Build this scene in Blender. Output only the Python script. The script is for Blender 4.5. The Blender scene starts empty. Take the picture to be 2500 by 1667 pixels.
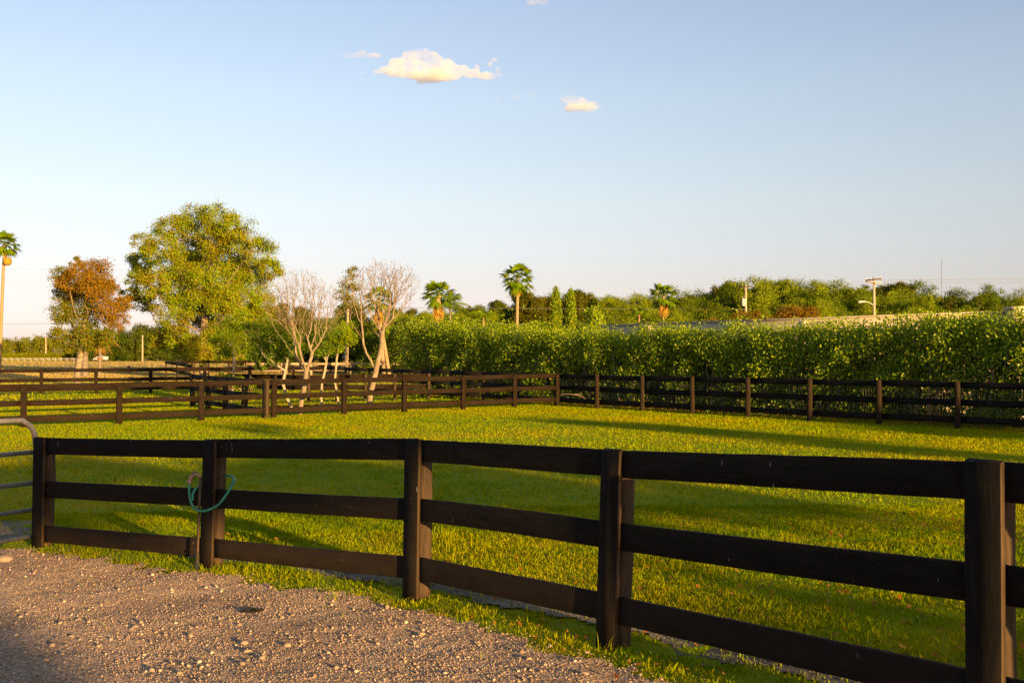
import bpy, math, random
import numpy as np
from mathutils import Vector

# ------------------------------------------------------------------ camera, sky, sun, exposure
S = bpy.context.scene
COL = S.collection
F, CX, CY, HZ = 2600.0, 1250.0, 833.5, 872.0      # focal length and horizon in 2500 x 1667 picture units
PITCH = math.atan((HZ - CY) / F)
ZC = 2.1
cam_data = bpy.data.cameras.new("camera")
cam_data.sensor_width = 36.0
cam_data.lens = 36.0 * F / 2500.0
cam_data.clip_start, cam_data.clip_end = 0.1, 20000.0
cam = bpy.data.objects.new("camera", cam_data)
cam.location = (0, 0, ZC)
cam.rotation_euler = (math.pi / 2 + PITCH, 0, 0)
COL.objects.link(cam)
S.camera = cam

SUN_EL = math.radians(7.0)
SUN_AZ = math.atan2(0.56, -0.83)                  # measured from +Y towards +X
world = bpy.data.worlds.new("World")
S.world = world
world.use_nodes = True
wn, wl = world.node_tree.nodes, world.node_tree.links
sky = wn.new("ShaderNodeTexSky")
sky.sky_type = 'NISHITA'
sky.sun_disc = False
sky.sun_elevation = SUN_EL
sky.sun_rotation = SUN_AZ
sky.air_density, sky.dust_density, sky.ozone_density = 0.8, 0.3, 1.0
bg = wn["Background"]
bg.inputs["Strength"].default_value = 0.125
# colour correction of the sky by height, darkened overhead to cut fill light
tcw = wn.new("ShaderNodeTexCoord"); sxw = wn.new("ShaderNodeSeparateXYZ"); wl.new(tcw.outputs["Generated"], sxw.inputs[0])
rw = wn.new("ShaderNodeValToRGB"); er = rw.color_ramp.elements
for _ in range(4): er.new(.5)
for e_, (p_, c_) in zip(er, ((0.0, (.42, .385, .72)), (.066, (.58, .445, .52)), (.142, (.80, .62, .585)), (.236, (.96, .76, .70)), (.34, (1.0, .80, .78)), (.52, (.62, .50, .46)))):
    e_.position = p_; e_.color = (*c_, 1)
wl.new(sxw.outputs["Z"], rw.inputs["Fac"])
mw = wn.new("ShaderNodeMix"); mw.data_type = 'RGBA'; mw.blend_type = 'MULTIPLY'; mw.inputs[0].default_value = 1.0
wl.new(sky.outputs["Color"], mw.inputs[6]); wl.new(rw.outputs["Color"], mw.inputs[7])
wl.new(mw.outputs[2], bg.inputs["Color"])

sd = bpy.data.lights.new("sun", 'SUN')
sd.energy = 5.0
sd.angle = math.radians(0.5)
sd.color = (1.0, 0.60, 0.22)
sun = bpy.data.objects.new("sun", sd)
sv = Vector((math.sin(SUN_AZ) * math.cos(SUN_EL), math.cos(SUN_AZ) * math.cos(SUN_EL), math.sin(SUN_EL)))
sun.rotation_euler = (-sv).to_track_quat('-Z', 'Y').to_euler()
sun.location = (20, -30, 30)
COL.objects.link(sun)
S.view_settings.view_transform = 'Standard'
S.view_settings.look = 'None'
S.view_settings.exposure = 1.42
S.view_settings.gamma = 1.0
S.view_settings.use_curve_mapping = False
S.cycles.transparent_max_bounces = 8
S.cycles.max_bounces = 6

# ------------------------------------------------------------------ terrain and picture <-> world
CTRL = np.array([(-5.42, 12.2, 2.22), (-3.1, 10.83, 2.14), (-.86, 9.06, 2.03), (.644, 7.34, 1.98), (2.22, 5.03, 1.86),
                 (-12.9, 35, 2.25), (1.84, 44.8, 2.06), (12.9, 30.7, 2.05), (-6, 28, 2.2), (4, 24, 2.1), (-24, 56, 2.0),
                 (-10, 61, 2.0), (-26, 81, 1.62), (-10, 95, 1.5), (10, 90, 1.6), (30, 60, 2.0), (0, 300, 1.5),
                 (-100, 400, 1.5), (100, 400, 1.5), (-3, 5, 2.0), (0, 3, 1.9), (30, 30, 2.05), (-30, 30, 2.2),
                 (0, 1000, 1.5), (300, 1000, 1.5), (-300, 1000, 1.5)])
_cu = CTRL[:, 0] / np.maximum(CTRL[:, 1], 3)
_cv = np.log(np.maximum(CTRL[:, 1], 3))


def Hloc(x, y):
    x = np.asarray(x, float); y = np.asarray(y, float)
    ym = np.maximum(y, 3)
    u, v = x / ym, np.log(ym)
    num, den = 1e-3 * 1.9, 1e-3
    for k in range(len(CTRL)):
        w = np.exp(-((u - _cu[k]) / .28) ** 2 - ((v - _cv[k]) / .42) ** 2)
        num = num + w * CTRL[k, 2]; den = den + w
    return num / den


def G(x, y):
    return ZC - Hloc(x, y)


def ray(px, py):
    u, v = (px - CX) / F, (CY - py) / F
    c, s = math.cos(PITCH), math.sin(PITCH)
    return np.array((u, c - v * s, s + v * c))


def W(px, py, d):
    r = ray(px, py)
    return np.array((0, 0, ZC)) + r * (d / r[1])


def onground(px, d):
    x = (px - CX) / F * d
    return np.array((x, d, float(G(x, d))))


def gpix(px, py):
    d = 30.0
    for _ in range(40):
        x = (px - CX) / F * d
        d = 0.5 * d + 0.5 * F * float(Hloc(x, d)) / (py - HZ)
    return onground(px, d)


def vnoise(x, y, s=1.0, seed=0.0):
    x = np.asarray(x) / s; y = np.asarray(y) / s
    a = np.sin(x * 1.7 + 1.3 * np.sin(y * 1.1 + seed) + seed) + np.sin(y * 1.9 + 1.1 * np.sin(x * 1.3 - seed) + 2 * seed)
    b = np.sin(x * 3.9 + 2 * np.sin(y * 2.7 + seed)) * np.sin(y * 4.3 + 1.7 * np.sin(x * 3.1) + seed)
    return a * .3 + b * .35


# ------------------------------------------------------------------ mesh helpers
class MB:
    def __init__(self):
        self.v, self.f, self.n = [], [], 0

    def add(self, V, Fc):
        V = np.asarray(V, float).reshape(-1, 3)
        if isinstance(Fc, np.ndarray):
            self.f.append(Fc + self.n)
        else:
            by = {}
            for q in Fc:
                by.setdefault(len(q), []).append(q)
            for k in by:
                self.f.append(np.array(by[k], int) + self.n)
        self.v.append(V); self.n += len(V)

    def box(self, c, ax, ay, az, hx, hy, hz):
        c = np.asarray(c, float); ax, ay, az = (np.asarray(a, float) for a in (ax, ay, az))
        V = [c + ax * hx * i + ay * hy * j + az * hz * k for i in (-1, 1) for j in (-1, 1) for k in (-1, 1)]
        self.add(V, [(0, 1, 3, 2), (4, 6, 7, 5), (0, 4, 5, 1), (2, 3, 7, 6), (0, 2, 6, 4), (1, 5, 7, 3)])

    def rings(self, R, cap=True, closed=True):
        """R: (n, k, 3) rings of points, skinned."""
        R = np.asarray(R, float); n, k = R.shape[:2]
        i = np.arange(n - 1)[:, None] * k; j = np.arange(k)[None, :]; j2 = (j + 1) % k
        Q = np.stack((i + j, i + j2, i + k + j2, i + k + j), -1).reshape(-1, 4)
        Fs = [tuple(q) for q in Q] if cap else Q
        if cap:
            Fs.append(tuple(range(k - 1, -1, -1))); Fs.append(tuple((n - 1) * k + a for a in range(k)))
        self.add(R.reshape(-1, 3), Fs)

    def tube(self, P, r, k=8, cap=True):
        P = np.asarray(P, float); n = len(P)
        r = np.broadcast_to(np.asarray(r, float), (n,))
        T = np.gradient(P, axis=0); T /= np.linalg.norm(T, axis=1)[:, None] + 1e-12
        ref = np.array((0.0, 0, 1)) if abs(T[0, 2]) < .8 else np.array((1.0, 0, 0))
        A = np.zeros_like(T); a = np.cross(T[0], ref)
        for i_ in range(n):                                   # carry the frame along the bend
            a = a - T[i_] * (a @ T[i_]); a = a / (np.linalg.norm(a) + 1e-12); A[i_] = a
        B = np.cross(T, A)
        th = np.arange(k) * 2 * math.pi / k
        R = P[:, None] + (A[:, None] * np.cos(th)[None, :, None] + B[:, None] * np.sin(th)[None, :, None]) * r[:, None, None]
        self.rings(R, cap)

    def lathe(self, c, prof, k=16, axis=(0, 0, 1)):
        c = np.asarray(c, float)
        prof = np.array(prof)
        ax = np.asarray(axis, float)
        self.tube([c + ax * p[1] for p in prof], [max(p[0], 1e-4) for p in prof], k)

    def data(self):
        return np.concatenate(self.v), self.f


ORG = {}


def mesh_of(name, V, Fl, smooth=False):
    me = bpy.data.meshes.new(name)
    me.vertices.add(len(V))
    me.vertices.foreach_set("co", np.ascontiguousarray(V, np.float32).ravel())
    li = np.concatenate([f.ravel() for f in Fl]).astype(np.int32)
    tot = np.concatenate([np.full(len(f), f.shape[1]) for f in Fl])
    st = np.concatenate(([0], np.cumsum(tot)[:-1])).astype(np.int32)
    me.loops.add(len(li)); me.loops.foreach_set("vertex_index", li)
    me.polygons.add(len(st)); me.polygons.foreach_set("loop_start", st)
    if smooth:
        me.polygons.foreach_set("use_smooth", np.ones(len(st), bool))
    me.update(calc_edges=True)
    return me


def obj(name, mb, mat, parent=None, loc=None, smooth=False, label=None):
    V, Fl = mb.data()
    if parent is not None:
        o0 = ORG[parent.name]
    else:
        o0 = np.asarray(loc if loc is not None else (0, 0, 0), float)
    me = mesh_of(name, V - o0, Fl, smooth)
    me.materials.append(mat)
    o = bpy.data.objects.new(name, me)
    COL.objects.link(o)
    if parent is not None:
        o.parent = parent
    else:
        o.location = o0
    ORG[o.name] = o0
    if label:
        o['label'] = label
    return o


def tag(o, label, cat, group=None, kind=None):
    if label: o['label'] = label
    if cat: o['category'] = cat
    if group: o['group'] = group
    if kind: o['kind'] = kind
    return o


def thing(name, label, cat, loc, group=None):
    o = bpy.data.objects.new(name, None)
    o.empty_display_size = .2
    COL.objects.link(o)
    o.location = loc
    ORG[o.name] = np.asarray(loc, float)
    return tag(o, label, cat, group)


def structure(name, mb, mat, smooth=False, loc=None):
    o = obj(name, mb, mat, smooth=smooth, loc=loc)
    o['kind'] = 'structure'
    return o


def dup(root, loc, rotz, scale, label, group):
    r = root.copy(); COL.objects.link(r)
    r.location = loc; r.rotation_euler = (0, 0, rotz); r.scale = scale
    r['label'] = label
    if group: r['group'] = group
    for ch in list(root.children):
        c = ch.copy(); COL.objects.link(c); c.parent = r
    return r


def catmull(P, n=8):
    P = np.asarray(P, float)
    P = np.vstack((2 * P[0] - P[1], P, 2 * P[-1] - P[-2]))
    out = []
    for i in range(1, len(P) - 2):
        for t in np.arange(n) / n:
            a, b, c, d = P[i - 1:i + 3]
            out.append(.5 * (2 * b + (c - a) * t + (2 * a - 5 * b + 4 * c - d) * t * t + (3 * b - a - 3 * c + d) * t ** 3))
    out.append(P[-2])
    return np.array(out)


# ------------------------------------------------------------------ materials
def new_mat(name):
    m = bpy.data.materials.new(name); m.use_nodes = True
    nt = m.node_tree
    return m, nt, nt.nodes, nt.links, nt.nodes["Principled BSDF"]


def ramp(N, stops):
    r = N.new("ShaderNodeValToRGB")
    e = r.color_ramp.elements
    while len(e) < len(stops): e.new(.5)
    for a, (p, c) in zip(e, stops):
        a.position = p; a.color = (*c, 1)
    return r


def noise(N, L, scale, detail=4, rough=.6, coord='Object', vec=None, stretch=None):
    tc = N.new("ShaderNodeTexCoord")
    src = tc.outputs[coord]
    if stretch:
        mp = N.new("ShaderNodeMapping"); mp.inputs["Scale"].default_value = stretch
        L.new(src, mp.inputs["Vector"]); src = mp.outputs["Vector"]
    n = N.new("ShaderNodeTexNoise")
    n.inputs["Scale"].default_value = scale
    n.inputs["Detail"].default_value = detail
    n.inputs["Roughness"].default_value = rough
    L.new(src, n.inputs["Vector"])
    return n


def mixrgb(N, L, a, b, fac, mode='MIX'):
    m = N.new("ShaderNodeMix"); m.data_type = 'RGBA'; m.blend_type = mode
    for sock, val in ((m.inputs[0], fac), (m.inputs[6], a), (m.inputs[7], b)):
        if isinstance(val, (int, float)): sock.default_value = val
        elif isinstance(val, tuple): sock.default_value = (*val, 1)
        else: L.new(val, sock)
    return m.outputs[2]


def surf_mat(name, stops, scale=4, rough=.7, bump=.2, detail=5, stretch=None, spec=.4, bscale=None, bdist=.02, metallic=0):
    m, nt, N, L, P = new_mat(name)
    n = noise(N, L, scale, detail, .65, stretch=stretch)
    r = ramp(N, stops); L.new(n.outputs["Fac"], r.inputs["Fac"])
    L.new(r.outputs["Color"], P.inputs["Base Color"])
    P.inputs["Roughness"].default_value = rough
    P.inputs["Specular IOR Level"].default_value = spec
    P.inputs["Metallic"].default_value = metallic
    if bump:
        nb = noise(N, L, bscale or scale * 3, 6, .7, stretch=stretch)
        b = N.new("ShaderNodeBump"); b.inputs["Strength"].default_value = bump; b.inputs["Distance"].default_value = bdist
        L.new(nb.outputs["Fac"], b.inputs["Height"]); L.new(b.outputs["Normal"], P.inputs["Normal"])
    return m


def leaf_mat(name, stops, patch=None, pscale=.5, rough=.55, trans=.35, spec=.12):
    """Per-leaf colour from a ramp; optional second colour in large patches."""
    m, nt, N, L, P = new_mat(name)
    g = N.new("ShaderNodeNewGeometry")
    r = ramp(N, stops); L.new(g.outputs["Random Per Island"], r.inputs["Fac"])
    c = r.outputs["Color"]
    if patch:
        n = noise(N, L, pscale, 3, .6)
        rr = ramp(N, [(.42, (0, 0, 0)), (.60, (1, 1, 1))]); L.new(n.outputs["Fac"], rr.inputs["Fac"])
        c = mixrgb(N, L, c, patch, rr.outputs["Color"])
    L.new(c, P.inputs["Base Color"])
    P.inputs["Roughness"].default_value = rough
    P.inputs["Specular IOR Level"].default_value = spec
    t = N.new("ShaderNodeBsdfTranslucent"); L.new(c, t.inputs["Color"])
    mx = N.new("ShaderNodeMixShader"); mx.inputs[0].default_value = trans
    L.new(P.outputs[0], mx.inputs[1]); L.new(t.outputs[0], mx.inputs[2])
    L.new(mx.outputs[0], N["Material Output"].inputs["Surface"])
    return m


M = {}


def board_mat(name, stretch, c0, c1, c2, low_brown, low_amt, grain):
    """painted timber: streaky grain, worn flecks, browner towards the ground"""
    m, nt, N, L, P = new_mat(name)
    n1 = noise(N, L, 2.2, 6, .7, stretch=stretch)
    r = ramp(N, [(.34, c0), (.52, c1), (.70, c2)]); L.new(n1.outputs["Fac"], r.inputs["Fac"])
    n2 = noise(N, L, grain, 8, .8, stretch=stretch)
    r2 = ramp(N, [(.36, (.55, .55, .56)), (.5, (1, 1, 1)), (.66, (1.6, 1.5, 1.4))]); L.new(n2.outputs["Fac"], r2.inputs["Fac"])
    c = mixrgb(N, L, r.outputs["Color"], r2.outputs["Color"], 1.0, 'MULTIPLY')
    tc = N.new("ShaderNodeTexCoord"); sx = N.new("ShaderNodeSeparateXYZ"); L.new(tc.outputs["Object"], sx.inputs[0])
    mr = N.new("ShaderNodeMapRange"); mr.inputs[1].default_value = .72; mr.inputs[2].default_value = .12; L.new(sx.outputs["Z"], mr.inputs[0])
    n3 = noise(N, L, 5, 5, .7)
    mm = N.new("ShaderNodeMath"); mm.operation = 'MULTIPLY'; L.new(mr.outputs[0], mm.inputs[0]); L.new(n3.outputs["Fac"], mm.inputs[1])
    m2 = N.new("ShaderNodeMath"); m2.operation = 'MULTIPLY'; m2.inputs[1].default_value = low_amt; L.new(mm.outputs[0], m2.inputs[0])
    c = mixrgb(N, L, c, low_brown, m2.outputs[0])  # brown tone mixed in, stronger towards the bottom
    # knots and pale flecks where paint has worn
    vo = N.new("ShaderNodeTexVoronoi"); vo.inputs["Scale"].default_value = 2.3; L.new(tc.outputs["Object"], vo.inputs["Vector"])
    rk = ramp(N, [(.045, (1, 1, 1)), (.075, (0, 0, 0))]); L.new(vo.outputs["Distance"], rk.inputs["Fac"])
    c = mixrgb(N, L, c, tuple(v * 2.2 for v in c2), rk.outputs["Color"])
    n4 = noise(N, L, 38, 2, .5, stretch=(1, 1, .22))
    rf = ramp(N, [(.745, (0, 0, 0)), (.765, (1, 1, 1))]); L.new(n4.outputs["Fac"], rf.inputs["Fac"])
    c = mixrgb(N, L, c, (.22, .20, .17), rf.outputs["Color"])
    L.new(c, P.inputs["Base Color"])
    P.inputs["Roughness"].default_value = .8; P.inputs["Specular IOR Level"].default_value = .12
    b = N.new("ShaderNodeBump"); b.inputs["Strength"].default_value = .6; b.inputs["Distance"].default_value = .008
    L.new(n2.outputs["Fac"], b.inputs["Height"]); L.new(b.outputs["Normal"], P.inputs["Normal"])
    return m


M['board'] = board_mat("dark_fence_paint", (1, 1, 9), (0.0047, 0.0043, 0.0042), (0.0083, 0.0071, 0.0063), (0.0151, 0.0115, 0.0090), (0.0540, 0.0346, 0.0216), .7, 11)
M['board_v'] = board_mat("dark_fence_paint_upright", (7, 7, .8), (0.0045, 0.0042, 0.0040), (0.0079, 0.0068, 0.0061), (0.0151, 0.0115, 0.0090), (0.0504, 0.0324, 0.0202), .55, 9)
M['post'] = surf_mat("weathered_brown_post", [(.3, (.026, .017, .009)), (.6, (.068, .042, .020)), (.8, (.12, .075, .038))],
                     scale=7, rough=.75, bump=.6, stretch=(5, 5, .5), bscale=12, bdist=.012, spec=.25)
M['post_dark'] = surf_mat("dark_round_post", [(.3, (.014, .011, .008)), (.6, (.032, .021, .012)), (.8, (.055, .035, .018))], scale=7, rough=.8, bump=.6, stretch=(5, 5, .5), bscale=12, bdist=.012, spec=.1)
M['lit_board'] = board_mat("sunlit_tone_board", (1, 1, 7), (0.0104, 0.0063, 0.0031), (0.0155, 0.0092, 0.0043), (0.0237, 0.0141, 0.0067), (0.0370, 0.0237, 0.0118), .4, 8)  # dark fence boards with their sunlit brown put into the colour
M['shade_board'] = board_mat("shade_tone_board", (1, 1, 7), (.0050, .0050, .0056), (.0085, .0080, .0082), (.015, .0125, .011), (.04, .028, .017), .4, 8)  # same boards with their cool shade put into the colour
M['raw_wood'] = surf_mat("unpainted_timber", [(.3, (.34, .24, .14)), (.7, (.50, .38, .24))], scale=3, rough=.8, bump=.2, stretch=(1, 1, 5))
M['white_paint'] = surf_mat("white_paint", [(.3, (.44, .41, .37)), (.7, (.56, .53, .48))], scale=3, rough=.5, bump=.05)
M['red_paint'] = surf_mat("red_paint", [(.3, (.35, .04, .02)), (.7, (.45, .06, .03))], scale=3, rough=.4, bump=0)
M['rubber'] = surf_mat("black_rubber", [(.3, (.015, .015, .015)), (.7, (.03, .03, .03))], scale=8, rough=.8, bump=.1)
M['galv'] = surf_mat("galvanised_tube", [(.3, (.15, .15, .15)), (.6, (.23, .225, .22)), (.75, (.20, .15, .11))], scale=9, rough=.5, bump=.08, metallic=.3, spec=.5)
M['hose'] = surf_mat("green_hose", [(.3, (.015, .16, .10)), (.65, (.03, .30, .19)), (.85, (.06, .20, .10))], scale=14, rough=.4, bump=.05)
M['brass'] = surf_mat("old_brass", [(.3, (.20, .12, .07)), (.7, (.42, .30, .22))], scale=30, rough=.5, bump=.2, metallic=.4)
M['pipe'] = surf_mat("rusty_pipe", [(.3, (.04, .025, .015)), (.7, (.13, .08, .045))], scale=12, rough=.6, bump=.2, metallic=.3)
M['wire'] = surf_mat("grey_cable", [(.3, (.12, .11, .10)), (.7, (.2, .19, .17))], scale=3, rough=.6, bump=0)
M['pole'] = surf_mat("pale_pole_wood", [(.3, (.36, .27, .18)), (.7, (.52, .41, .28))], scale=3, rough=.85, bump=.3, stretch=(3, 3, .3))
M['dark_wood'] = surf_mat("dark_crossarm", [(.3, (.05, .04, .035)), (.7, (.10, .08, .06))], scale=5, rough=.8, bump=.2)
M['metal_white'] = surf_mat("pale_metal", [(.3, (.6, .58, .52)), (.7, (.75, .72, .66))], scale=3, rough=.4, bump=0)
M['stucco'] = surf_mat("cream_stucco", [(.3, (.46, .40, .28)), (.5, (.58, .50, .35)), (.75, (.66, .57, .41))], scale=.7, rough=.9, bump=.2, bscale=20)
M['coping'] = surf_mat("weathered_coping", [(.3, (.34, .29, .22)), (.7, (.52, .45, .34))], scale=2, rough=.9, bump=.2)
M['bark_pale'] = surf_mat("pale_bark", [(.3, (.22, .165, .11)), (.5, (.36, .28, .19)), (.75, (.50, .41, .30))], scale=7, rough=.85, bump=.5, stretch=(1, 1, 2.2), spec=.2)
M['bark_grey'] = surf_mat("grey_brown_bark", [(.3, (.14, .10, .07)), (.6, (.25, .19, .13)), (.8, (.34, .26, .18))], scale=6, rough=.9, bump=.6, stretch=(2, 2, .6), spec=.2)
M['twig'] = surf_mat("bare_twig_bark", [(.3, (.16, .12, .075)), (.55, (.255, .20, .135)), (.8, (.40, .325, .235))], scale=5, rough=.85, bump=.3, spec=.2)
M['palm_trunk'] = surf_mat("palm_trunk", [(.3, (.26, .165, .085)), (.6, (.38, .255, .14)), (.8, (.46, .32, .19))], scale=5, rough=.9, bump=.5, stretch=(1, 1, 6), spec=.15)
M['palm_grey'] = surf_mat("cross_hatched_palm_trunk", [(.35, (.10, .08, .06)), (.55, (.24, .20, .16)), (.75, (.36, .31, .26))], scale=9, rough=.9, bump=.9, stretch=(1, 1, 1.5), bdist=.05, spec=.15)
M['stone'] = None

M['leaf_big'] = leaf_mat("mahogany_leaf", [(0, (0.1300, 0.2385, 0.0020)), (.5, (0.1900, 0.2968, 0.0024)), (.88, (0.2600, 0.2968, 0.0032)), (1, (0.3200, 0.1590, 0.0080))],
                         patch=(0.2350, 0.2120, 0.0048), pscale=.45, trans=.22)
M['leaf_red'] = leaf_mat("rust_leaf", [(0, (.17, .145, .006)), (.3, (.25, .15, .006)), (.6, (.33, .145, .007)), (1, (.24, .18, .008))], trans=.35)
M['leaf_olive'] = leaf_mat("olive_leaf", [(0, (0.0977, 0.1371, 0.0030)), (.5, (0.1562, 0.1854, 0.0042)), (.8, (0.2083, 0.2096, 0.0060)), (1, (0.3125, 0.1612, 0.0060))], trans=.3)
M['leaf_sap'] = leaf_mat("young_leaf", [(0, (0.1323, 0.2317, 0.0029)), (.5, (0.2117, 0.3089, 0.0040)), (1, (0.3175, 0.3604, 0.0086))], trans=.4)
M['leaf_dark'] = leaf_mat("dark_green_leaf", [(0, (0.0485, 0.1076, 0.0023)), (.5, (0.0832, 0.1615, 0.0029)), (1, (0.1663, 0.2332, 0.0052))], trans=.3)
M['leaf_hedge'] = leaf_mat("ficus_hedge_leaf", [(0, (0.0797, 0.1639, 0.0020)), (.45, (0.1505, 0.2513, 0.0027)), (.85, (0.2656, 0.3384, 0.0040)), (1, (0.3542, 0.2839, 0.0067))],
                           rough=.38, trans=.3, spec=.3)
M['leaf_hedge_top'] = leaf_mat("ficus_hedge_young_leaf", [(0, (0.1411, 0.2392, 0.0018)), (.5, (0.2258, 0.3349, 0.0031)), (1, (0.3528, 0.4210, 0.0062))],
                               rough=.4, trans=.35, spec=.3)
M['leaf_wood'] = leaf_mat("woodland_leaf", [(0, (0.1002, 0.1553, 0.0019)), (.5, (0.1537, 0.2174, 0.0026)), (1, (0.2205, 0.2562, 0.0035))],
                          patch=(0.0936, 0.1476, 0.0024), pscale=.25, trans=.25)
M['leaf_wood_dark'] = leaf_mat("dull_woodland_leaf", [(0, (0.0674, 0.0833, 0.0026)), (.5, (0.1103, 0.1179, 0.0036)), (1, (0.1715, 0.1456, 0.0044))],
                               patch=(0.0612, 0.0764, 0.0026), pscale=.3, trans=.25)
M['leaf_rust'] = leaf_mat("rusty_woodland_leaf", [(0, (0.1575, 0.0975, 0.0058)), (.6, (0.2362, 0.1275, 0.0067)), (1, (0.1890, 0.1500, 0.0072))], trans=.25)
M['leaf_pale'] = leaf_mat("sunny_woodland_leaf", [(0, (0.1385, 0.2098, 0.0023)), (.5, (0.1890, 0.2621, 0.0032)), (1, (0.2646, 0.2845, 0.0046))], trans=.25)
M['leaf_cyp'] = leaf_mat("cypress_leaf", [(0, (0.0905, 0.1674, 0.0032)), (.5, (0.1552, 0.2428, 0.0038)), (.9, (0.2457, 0.3014, 0.0054)), (1, (0.3234, 0.2009, 0.0054))], trans=.2)
M['leaf_far'] = leaf_mat("far_leaf", [(0, (0.1205, 0.1606, 0.0040)), (.5, (0.1709, 0.2022, 0.0044)), (1, (0.2210, 0.2261, 0.0060))],
                         patch=(0.1306, 0.1190, 0.0060), pscale=.05, trans=.25)
M['leaf_far_dark'] = leaf_mat("far_dark_leaf", [(0, (0.0480, 0.0811, 0.0046)), (.5, (0.0768, 0.1061, 0.0058)), (1, (0.1248, 0.1373, 0.0069))],
                              patch=(0.0384, 0.0749, 0.0046), pscale=.06, trans=.25)
M['frond'] = leaf_mat("palm_frond", [(0, (0.0819, 0.1758, 0.0038)), (.5, (0.1502, 0.2461, 0.0045)), (1, (0.2730, 0.3340, 0.0075))], trans=.3)
M['frond_dead'] = leaf_mat("dead_frond", [(0, (.28, .14, 0.0200)), (.5, (.42, .24, 0.0360)), (1, (.55, .36, 0.0680))], trans=.25)
M['dead_leaf'] = leaf_mat("fallen_leaf", [(0, (.16, .05, 0.0056)), (.5, (.28, .10, 0.0120)), (1, (.36, .20, 0.0280))], trans=.15)
M['dry_leaf'] = leaf_mat("clinging_dry_leaf", [(0, (.17, .14, 0.0200)), (.6, (.23, .17, 0.0280)), (1, (.22, .12, 0.0200))], trans=.3)
M['cloud'] = None


def grass_mat(name, blade=True):
    m, nt, N, L, P = new_mat(name)
    n1 = noise(N, L, .16, 3, .6, coord='Object')
    n2 = noise(N, L, 1.1, 4, .7, coord='Object')
    c1 = ramp(N, [(.36, (.175, .285, .0003)), (.5, (.275, .325, .0004)), (.64, (.44, .36, .002))])
    L.new(n1.outputs["Fac"], c1.inputs["Fac"])
    c2 = ramp(N, [(.38, (.19, .295, .0003)), (.52, (.295, .33, .0005)), (.7, (.50, .38, .006))])
    L.new(n2.outputs["Fac"], c2.inputs["Fac"])
    c = mixrgb(N, L, c1.outputs["Color"], c2.outputs["Color"], .45)
    if blade:
        g = N.new("ShaderNodeNewGeometry")
        r = ramp(N, [(0, (.65, .75, .6)), (.6, (1, 1, 1)), (.94, (1.1, 1.06, 1)), (1, (1.35, 1.12, 1.5))])
        L.new(g.outputs["Random Per Island"], r.inputs["Fac"])
        c = mixrgb(N, L, c, r.outputs["Color"], 1.0, 'MULTIPLY')
    # straw-coloured pasture far away
    tc = N.new("ShaderNodeTexCoord"); sx = N.new("ShaderNodeSeparateXYZ")
    L.new(tc.outputs["Object"], sx.inputs[0])
    mr = N.new("ShaderNodeMapRange"); mr.inputs[1].default_value = 66; mr.inputs[2].default_value = 88
    L.new(sx.outputs["Y"], mr.inputs[0])
    n3 = noise(N, L, .03, 4, .6, stretch=(1, 4, 1))
    c3 = ramp(N, [(.35, (.36, .29, .07)), (.55, (.46, .35, .10)), (.7, (.52, .40, .14))])
    L.new(n3.outputs["Fac"], c3.inputs["Fac"])
    c = mixrgb(N, L, c, c3.outputs["Color"], mr.outputs[0])
    L.new(c, P.inputs["Base Color"])
    P.inputs["Roughness"].default_value = .7
    P.inputs["Specular IOR Level"].default_value = .02
    if blade:
        t = N.new("ShaderNodeBsdfTranslucent"); L.new(c, t.inputs["Color"])
        mx = N.new("ShaderNodeMixShader"); mx.inputs[0].default_value = .3
        L.new(P.outputs[0], mx.inputs[1]); L.new(t.outputs[0], mx.inputs[2])
        L.new(mx.outputs[0], N["Material Output"].inputs["Surface"])
    else:
        nb = noise(N, L, 9, 6, .75)
        b = N.new("ShaderNodeBump"); b.inputs["Strength"].default_value = .9; b.inputs["Distance"].default_value = .02
        L.new(nb.outputs["Fac"], b.inputs["Height"]); L.new(b.outputs["Normal"], P.inputs["Normal"])
    return m


M['ground'] = grass_mat("pasture_ground", False)
M['blade'] = grass_mat("grass_blade", True)


def gravel_mat(name, c0, c1, c2):
    m, nt, N, L, P = new_mat(name)
    n1 = noise(N, L, .9, 4, .6)
    r1 = ramp(N, [(.35, c0), (.5, c1), (.68, c2)]); L.new(n1.outputs["Fac"], r1.inputs["Fac"])
    vo = N.new("ShaderNodeTexVoronoi"); vo.inputs["Scale"].default_value = 62
    tc = N.new("ShaderNodeTexCoord"); L.new(tc.outputs["Object"], vo.inputs["Vector"])
    bw = N.new("ShaderNodeRGBToBW"); L.new(vo.outputs["Color"], bw.inputs[0])
    r2 = ramp(N, [(.15, (.45, .44, .46)), (.5, (.95, .93, .92)), (.85, (1.75, 1.7, 1.65))]); L.new(bw.outputs[0], r2.inputs["Fac"])
    c = mixrgb(N, L, r1.outputs["Color"], r2.outputs["Color"], 1.0, 'MULTIPLY')
    L.new(c, P.inputs["Base Color"]); P.inputs["Roughness"].default_value = .9
    P.inputs["Specular IOR Level"].default_value = .2
    vb = N.new("ShaderNodeTexVoronoi"); vb.inputs["Scale"].default_value = 48; L.new(tc.outputs["Object"], vb.inputs["Vector"])
    nb = noise(N, L, 26, 6, .8)
    mm = N.new("ShaderNodeMath"); mm.operation = 'SUBTRACT'
    L.new(nb.outputs["Fac"], mm.inputs[0]); L.new(vb.outputs["Distance"], mm.inputs[1])
    b = N.new("ShaderNodeBump"); b.inputs["Strength"].default_value = .8; b.inputs["Distance"].default_value = .035
    L.new(mm.outputs[0], b.inputs["Height"]); L.new(b.outputs["Normal"], P.inputs["Normal"])
    return m


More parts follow.
